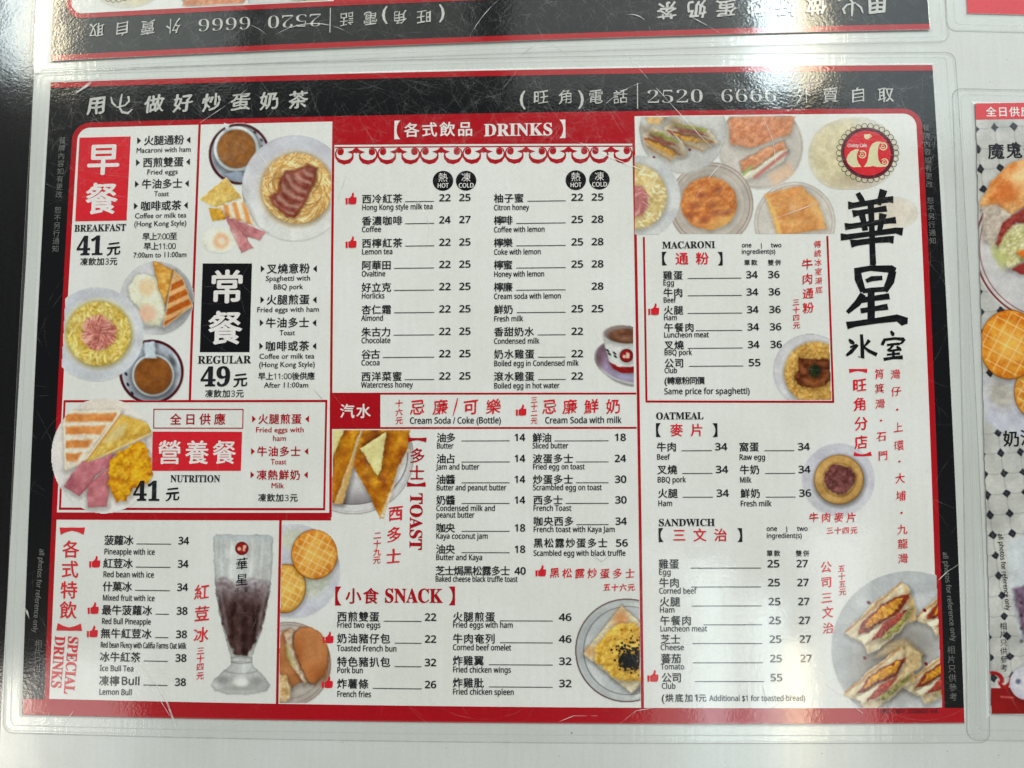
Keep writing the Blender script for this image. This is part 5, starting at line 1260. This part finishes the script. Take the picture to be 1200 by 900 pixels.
# ------------------------------------------------------------------ assemble the things
GR = 'laminated menus lying edge to edge on the table'
main = thing('laminated_menu', 'laminated black, red and white diner menu lying upright in the middle with DRINKS heading', 'menu', GR)
for q_ in MAIN: build(q_, main)
for pc in PICS: build_picture(pc, main)
MARG = (8.6, 6.0, 10.8, 8.6)
build(pouch(CW, CH, *MARG), main); build(rim(CW, CH, *MARG), main)
bx = (-7, -5, CW + 9, CH + 7)
build(scratches(1, 2300, (-7, -5, CW + 9, 62), lr=(8, 62), dirs=(55, 62, 118, 20, 150, 85)), main)
build(scratches(2, 700, bx), main)
build(scratches(3, 420, (240, -5, CW + 9, 130), dirs=(-38, -30, -55, 50, 10), lr=(5, 60)), main)
build(scratches(8, 150, (300, 190, CW + 9, CH + 6), dirs=(30, 60, -50, 10), lr=(3, 25)), main)
dp = scratches(4, 11, (0, 0, CW, 90), (.25, .42), (10, 50), 'deep_scratch_mark', .9, (-40, 35, 60), 'deep_scratches', 'long bright scratches in the film')
for pts in ([(136, 735, .3), (152, 762, .9), (168, 780, 1.0), (184, 800, 1.4), (196, 820, 1.9), (204, 842, 2.2), (207, 853, 1.0)], [(140, 740, .3), (165, 792, .6), (186, 815, .7), (200, 838, .6)], [(24, 703, .4), (30, 712, 1.6), (33, 716, 2.6), (36, 725, .4)],
            [(184, 777, .4), (197, 792, .7), (212, 800, .5)], [(1096, 690, .4), (1098, 680, .7), (1108, 670, .7), (1122, 661, .4)], [(965, 800, .4), (985, 815, .8), (1010, 835, .5)], [(655, 845, .3), (672, 838, .7), (700, 838, .3)], [(725, 848, .3), (745, 832, .7), (770, 828, .3)],
            [(730, 60, .3), (765, 100, .7), (820, 160, .7), (850, 190, .3)], [(765, 130, .3), (800, 170, .6), (812, 192, .4)], [(235, 145, .3), (265, 125, .7), (290, 106, .3)], [(885, 265, .3), (940, 245, .6), (1010, 215, .3)], [(890, 130, .3), (905, 165, .6), (910, 200, .3)],
            [(90, 110, 1), (105, 100, 3.5), (118, 86, 1.5)], [(76, 850, .5), (82, 840, .9), (88, 832, .5)], [(52, 851, .4), (56, 842, .8), (60, 833, .5)]):
    dp.stroke(pts)
build(dp, main)
hr = Part('hairline', .95, 'hair_mark', 'fine dark hairline marks on the film', 'stuff')
for pts in ([(604, 72, .4), (625, 55, .5), (634, 48, .4)], [(640, 48, .4), (668, 68, .5), (710, 100, .4)], [(896, 84, .5), (905, 74, .7), (925, 72, .4)], [(895, 836, .5), (918, 818, .8), (930, 812, .5)], [(893, 802, .4), (897, 822, .6), (899, 832, .4)], [(361, 448, .4), (380, 470, .5), (402, 502, .3)], [(396, 238, .3), (406, 207, .4), (417, 218, .4), (425, 211, .3)], [(655, 643, .3), (690, 648, .6), (705, 658, .5), (715, 650, .3)], [(1084, 554, .3), (1088, 546, .5), (1093, 542, .3)]): hr.stroke(pts)
build(hr, main)

# the same menu turned round, above it
e1 = pm(66.5, 72.2); e0 = pm(1088.6, 35.6)        # where its top right and top left corners lie
ux = (e1 - e0) / np.hypot(*(e1 - e0)); uy = np.array([-ux[1], ux[0]])
def TU(V): return e0 + V[:, :1] * ux + V[:, 1:2] * uy
up = thing('laminated_menu', 'identical laminated menu turned upside down, cut off by the top of the frame', 'menu', GR)
for q_ in MAIN:
    if q_.upper: build(q_, up, TU, .55)
PICS[0].children and None
build_picture(COLL, up, TU, .55)
build(pouch(CW, CH, *MARG), up, TU, .55); build(rim(CW, CH, *MARG), up, TU, .55)
build(scratches(21, 2000, (-7, -5, CW + 9, 46), lr=(6, 48), dirs=(55, 62, 118, 20, 150, 85)), up, TU, .55)
dq = scratches(22, 9, (0, 0, CW, 40), (.25, .4), (10, 45), 'deep_scratch_mark', .9, (-40, 35, 60), 'deep_scratches')
build(dq, up, TU, .55)

# food menu at the right
f0 = pm(1142, 122.3); f1 = pm(1160, 836.5); fy = (f1 - f0) / np.hypot(*(f1 - f0)); fx = np.array([fy[1], -fy[0]]); FH = np.hypot(*(f1 - f0)); FW = 150.0
right = thing('laminated_menu', 'laminated food photo menu with red top strip, cut off at the right', 'menu', GR)
def TF(V): return f0 + V[:, :1] * fx + V[:, 1:2] * fy
rs = Part('paper_sheet', 0, 'white_paper'); rs.quadgrid((0, 0), (FW, 0), (FW, FH), (0, FH), 15, 30, dz=.30)
for a, b in (((0, 0), (FW, 0)), ((0, FH), (0, 0)), ((FW, FH), (0, FH))):
    t = np.linspace(0, 1, 21)[:, None]; L_ = np.array(a) * (1 - t) + np.array(b) * t
    rs.add(np.r_[np.c_[L_, np.full(21, .30)], np.c_[L_, np.full(21, .05)]], [[i, i + 21, i + 22, i + 1] for i in range(20)], 'black_edge')
build(rs, right, TF, .12)
rb = Part('heading_panel', .60, 'bright_red_print', 'red strip reading all day supply'); rb.pxbox((1141.8, 122), (1214, 121), (1214, 140), (1142.6, 141))
text(rb, '全日供應', 1154, 131.8, 1207.5, 12.6, .006, 'light_print', bold=.014, dz=.05)
build(rb, right, None, .12)
build_picture(RPIC, right, None, .12)
rt = Part('heading', .64, 'soft_black_print', 'dark dish names')
vchars(rt, '魔鬼蛋', [(1166, 178), (1187, 177), (1208, 176)], 20, .006, bold=.02); vchars(rt, '奶油', [(1184, 514), (1204, 513)], 20, .006, bold=.02)
text(rt, 'all photos for reference only', 1171, 625, 715, 7.6, .002, rot=86.5); vchars(rt, '相片只供參考', lerp((1174.5, 733), (1175.5, 782), 6), 9)
build(rt, right, None, .12)
build(pouch(FW, FH, 10.0, 7.2, 10, 11.0), right, TF, .10); build(rim(FW, FH, 10.0, 7.2, 10, 11.0), right, TF, .10)
build(scratches(31, 160, (-6, -5, 60, FH + 5)), right, TF, .12)

# a fourth menu, of which only a red corner shows
g0 = pm(1132.8, 16.2); gx = fx; gy = fy
def TG(V): return g0 + V[:, :1] * gx - V[:, 1:2] * gy
four = thing('laminated_menu', 'laminated menu of which only a red lower corner shows, at the top right', 'menu', GR)
gs = Part('paper_sheet', 0, 'white_paper'); gs.quadgrid((0, 0), (150, 0), (150, 120), (0, 120), 12, 10, dz=.3)
t = np.linspace(0, 1, 13)[:, None]; L_ = np.array((0, 0)) * (1 - t) + np.array((150, 0)) * t
gs.add(np.r_[np.c_[L_, np.full(13, .30)], np.c_[L_, np.full(13, .05)]], [[i, i + 13, i + 14, i + 1] for i in range(12)])
gs.f = [f[::-1] for f in gs.f]
build(gs, four, TG, .05)
gb = Part('border_band', .36, 'bright_red_print', 'plain red printed band'); gb.quadgrid((0, 0), (150, 0), (150, 60), (0, 60), 12, 6); gb.f = [f[::-1] for f in gb.f]
build(gb, four, TG, .05)
gp = pouch(150, 120, 9.5, 8.5, 9, 9); gp.f = [f[::-1] for f in gp.f]
build(gp, four, TG, .05); gr = rim(150, 120, 9.5, 8.5, 9, 9); gr.f = [f[::-1] for f in gr.f]; build(gr, four, TG, .05)
build(scratches(41, 60, (-6, -5, 60, 40)), four, TG, .05)

bpy.data.objects.remove(_to, do_unlink=True)
for o in sc.objects:
    if o.type == 'MESH' and o.data.polygons:
        pass
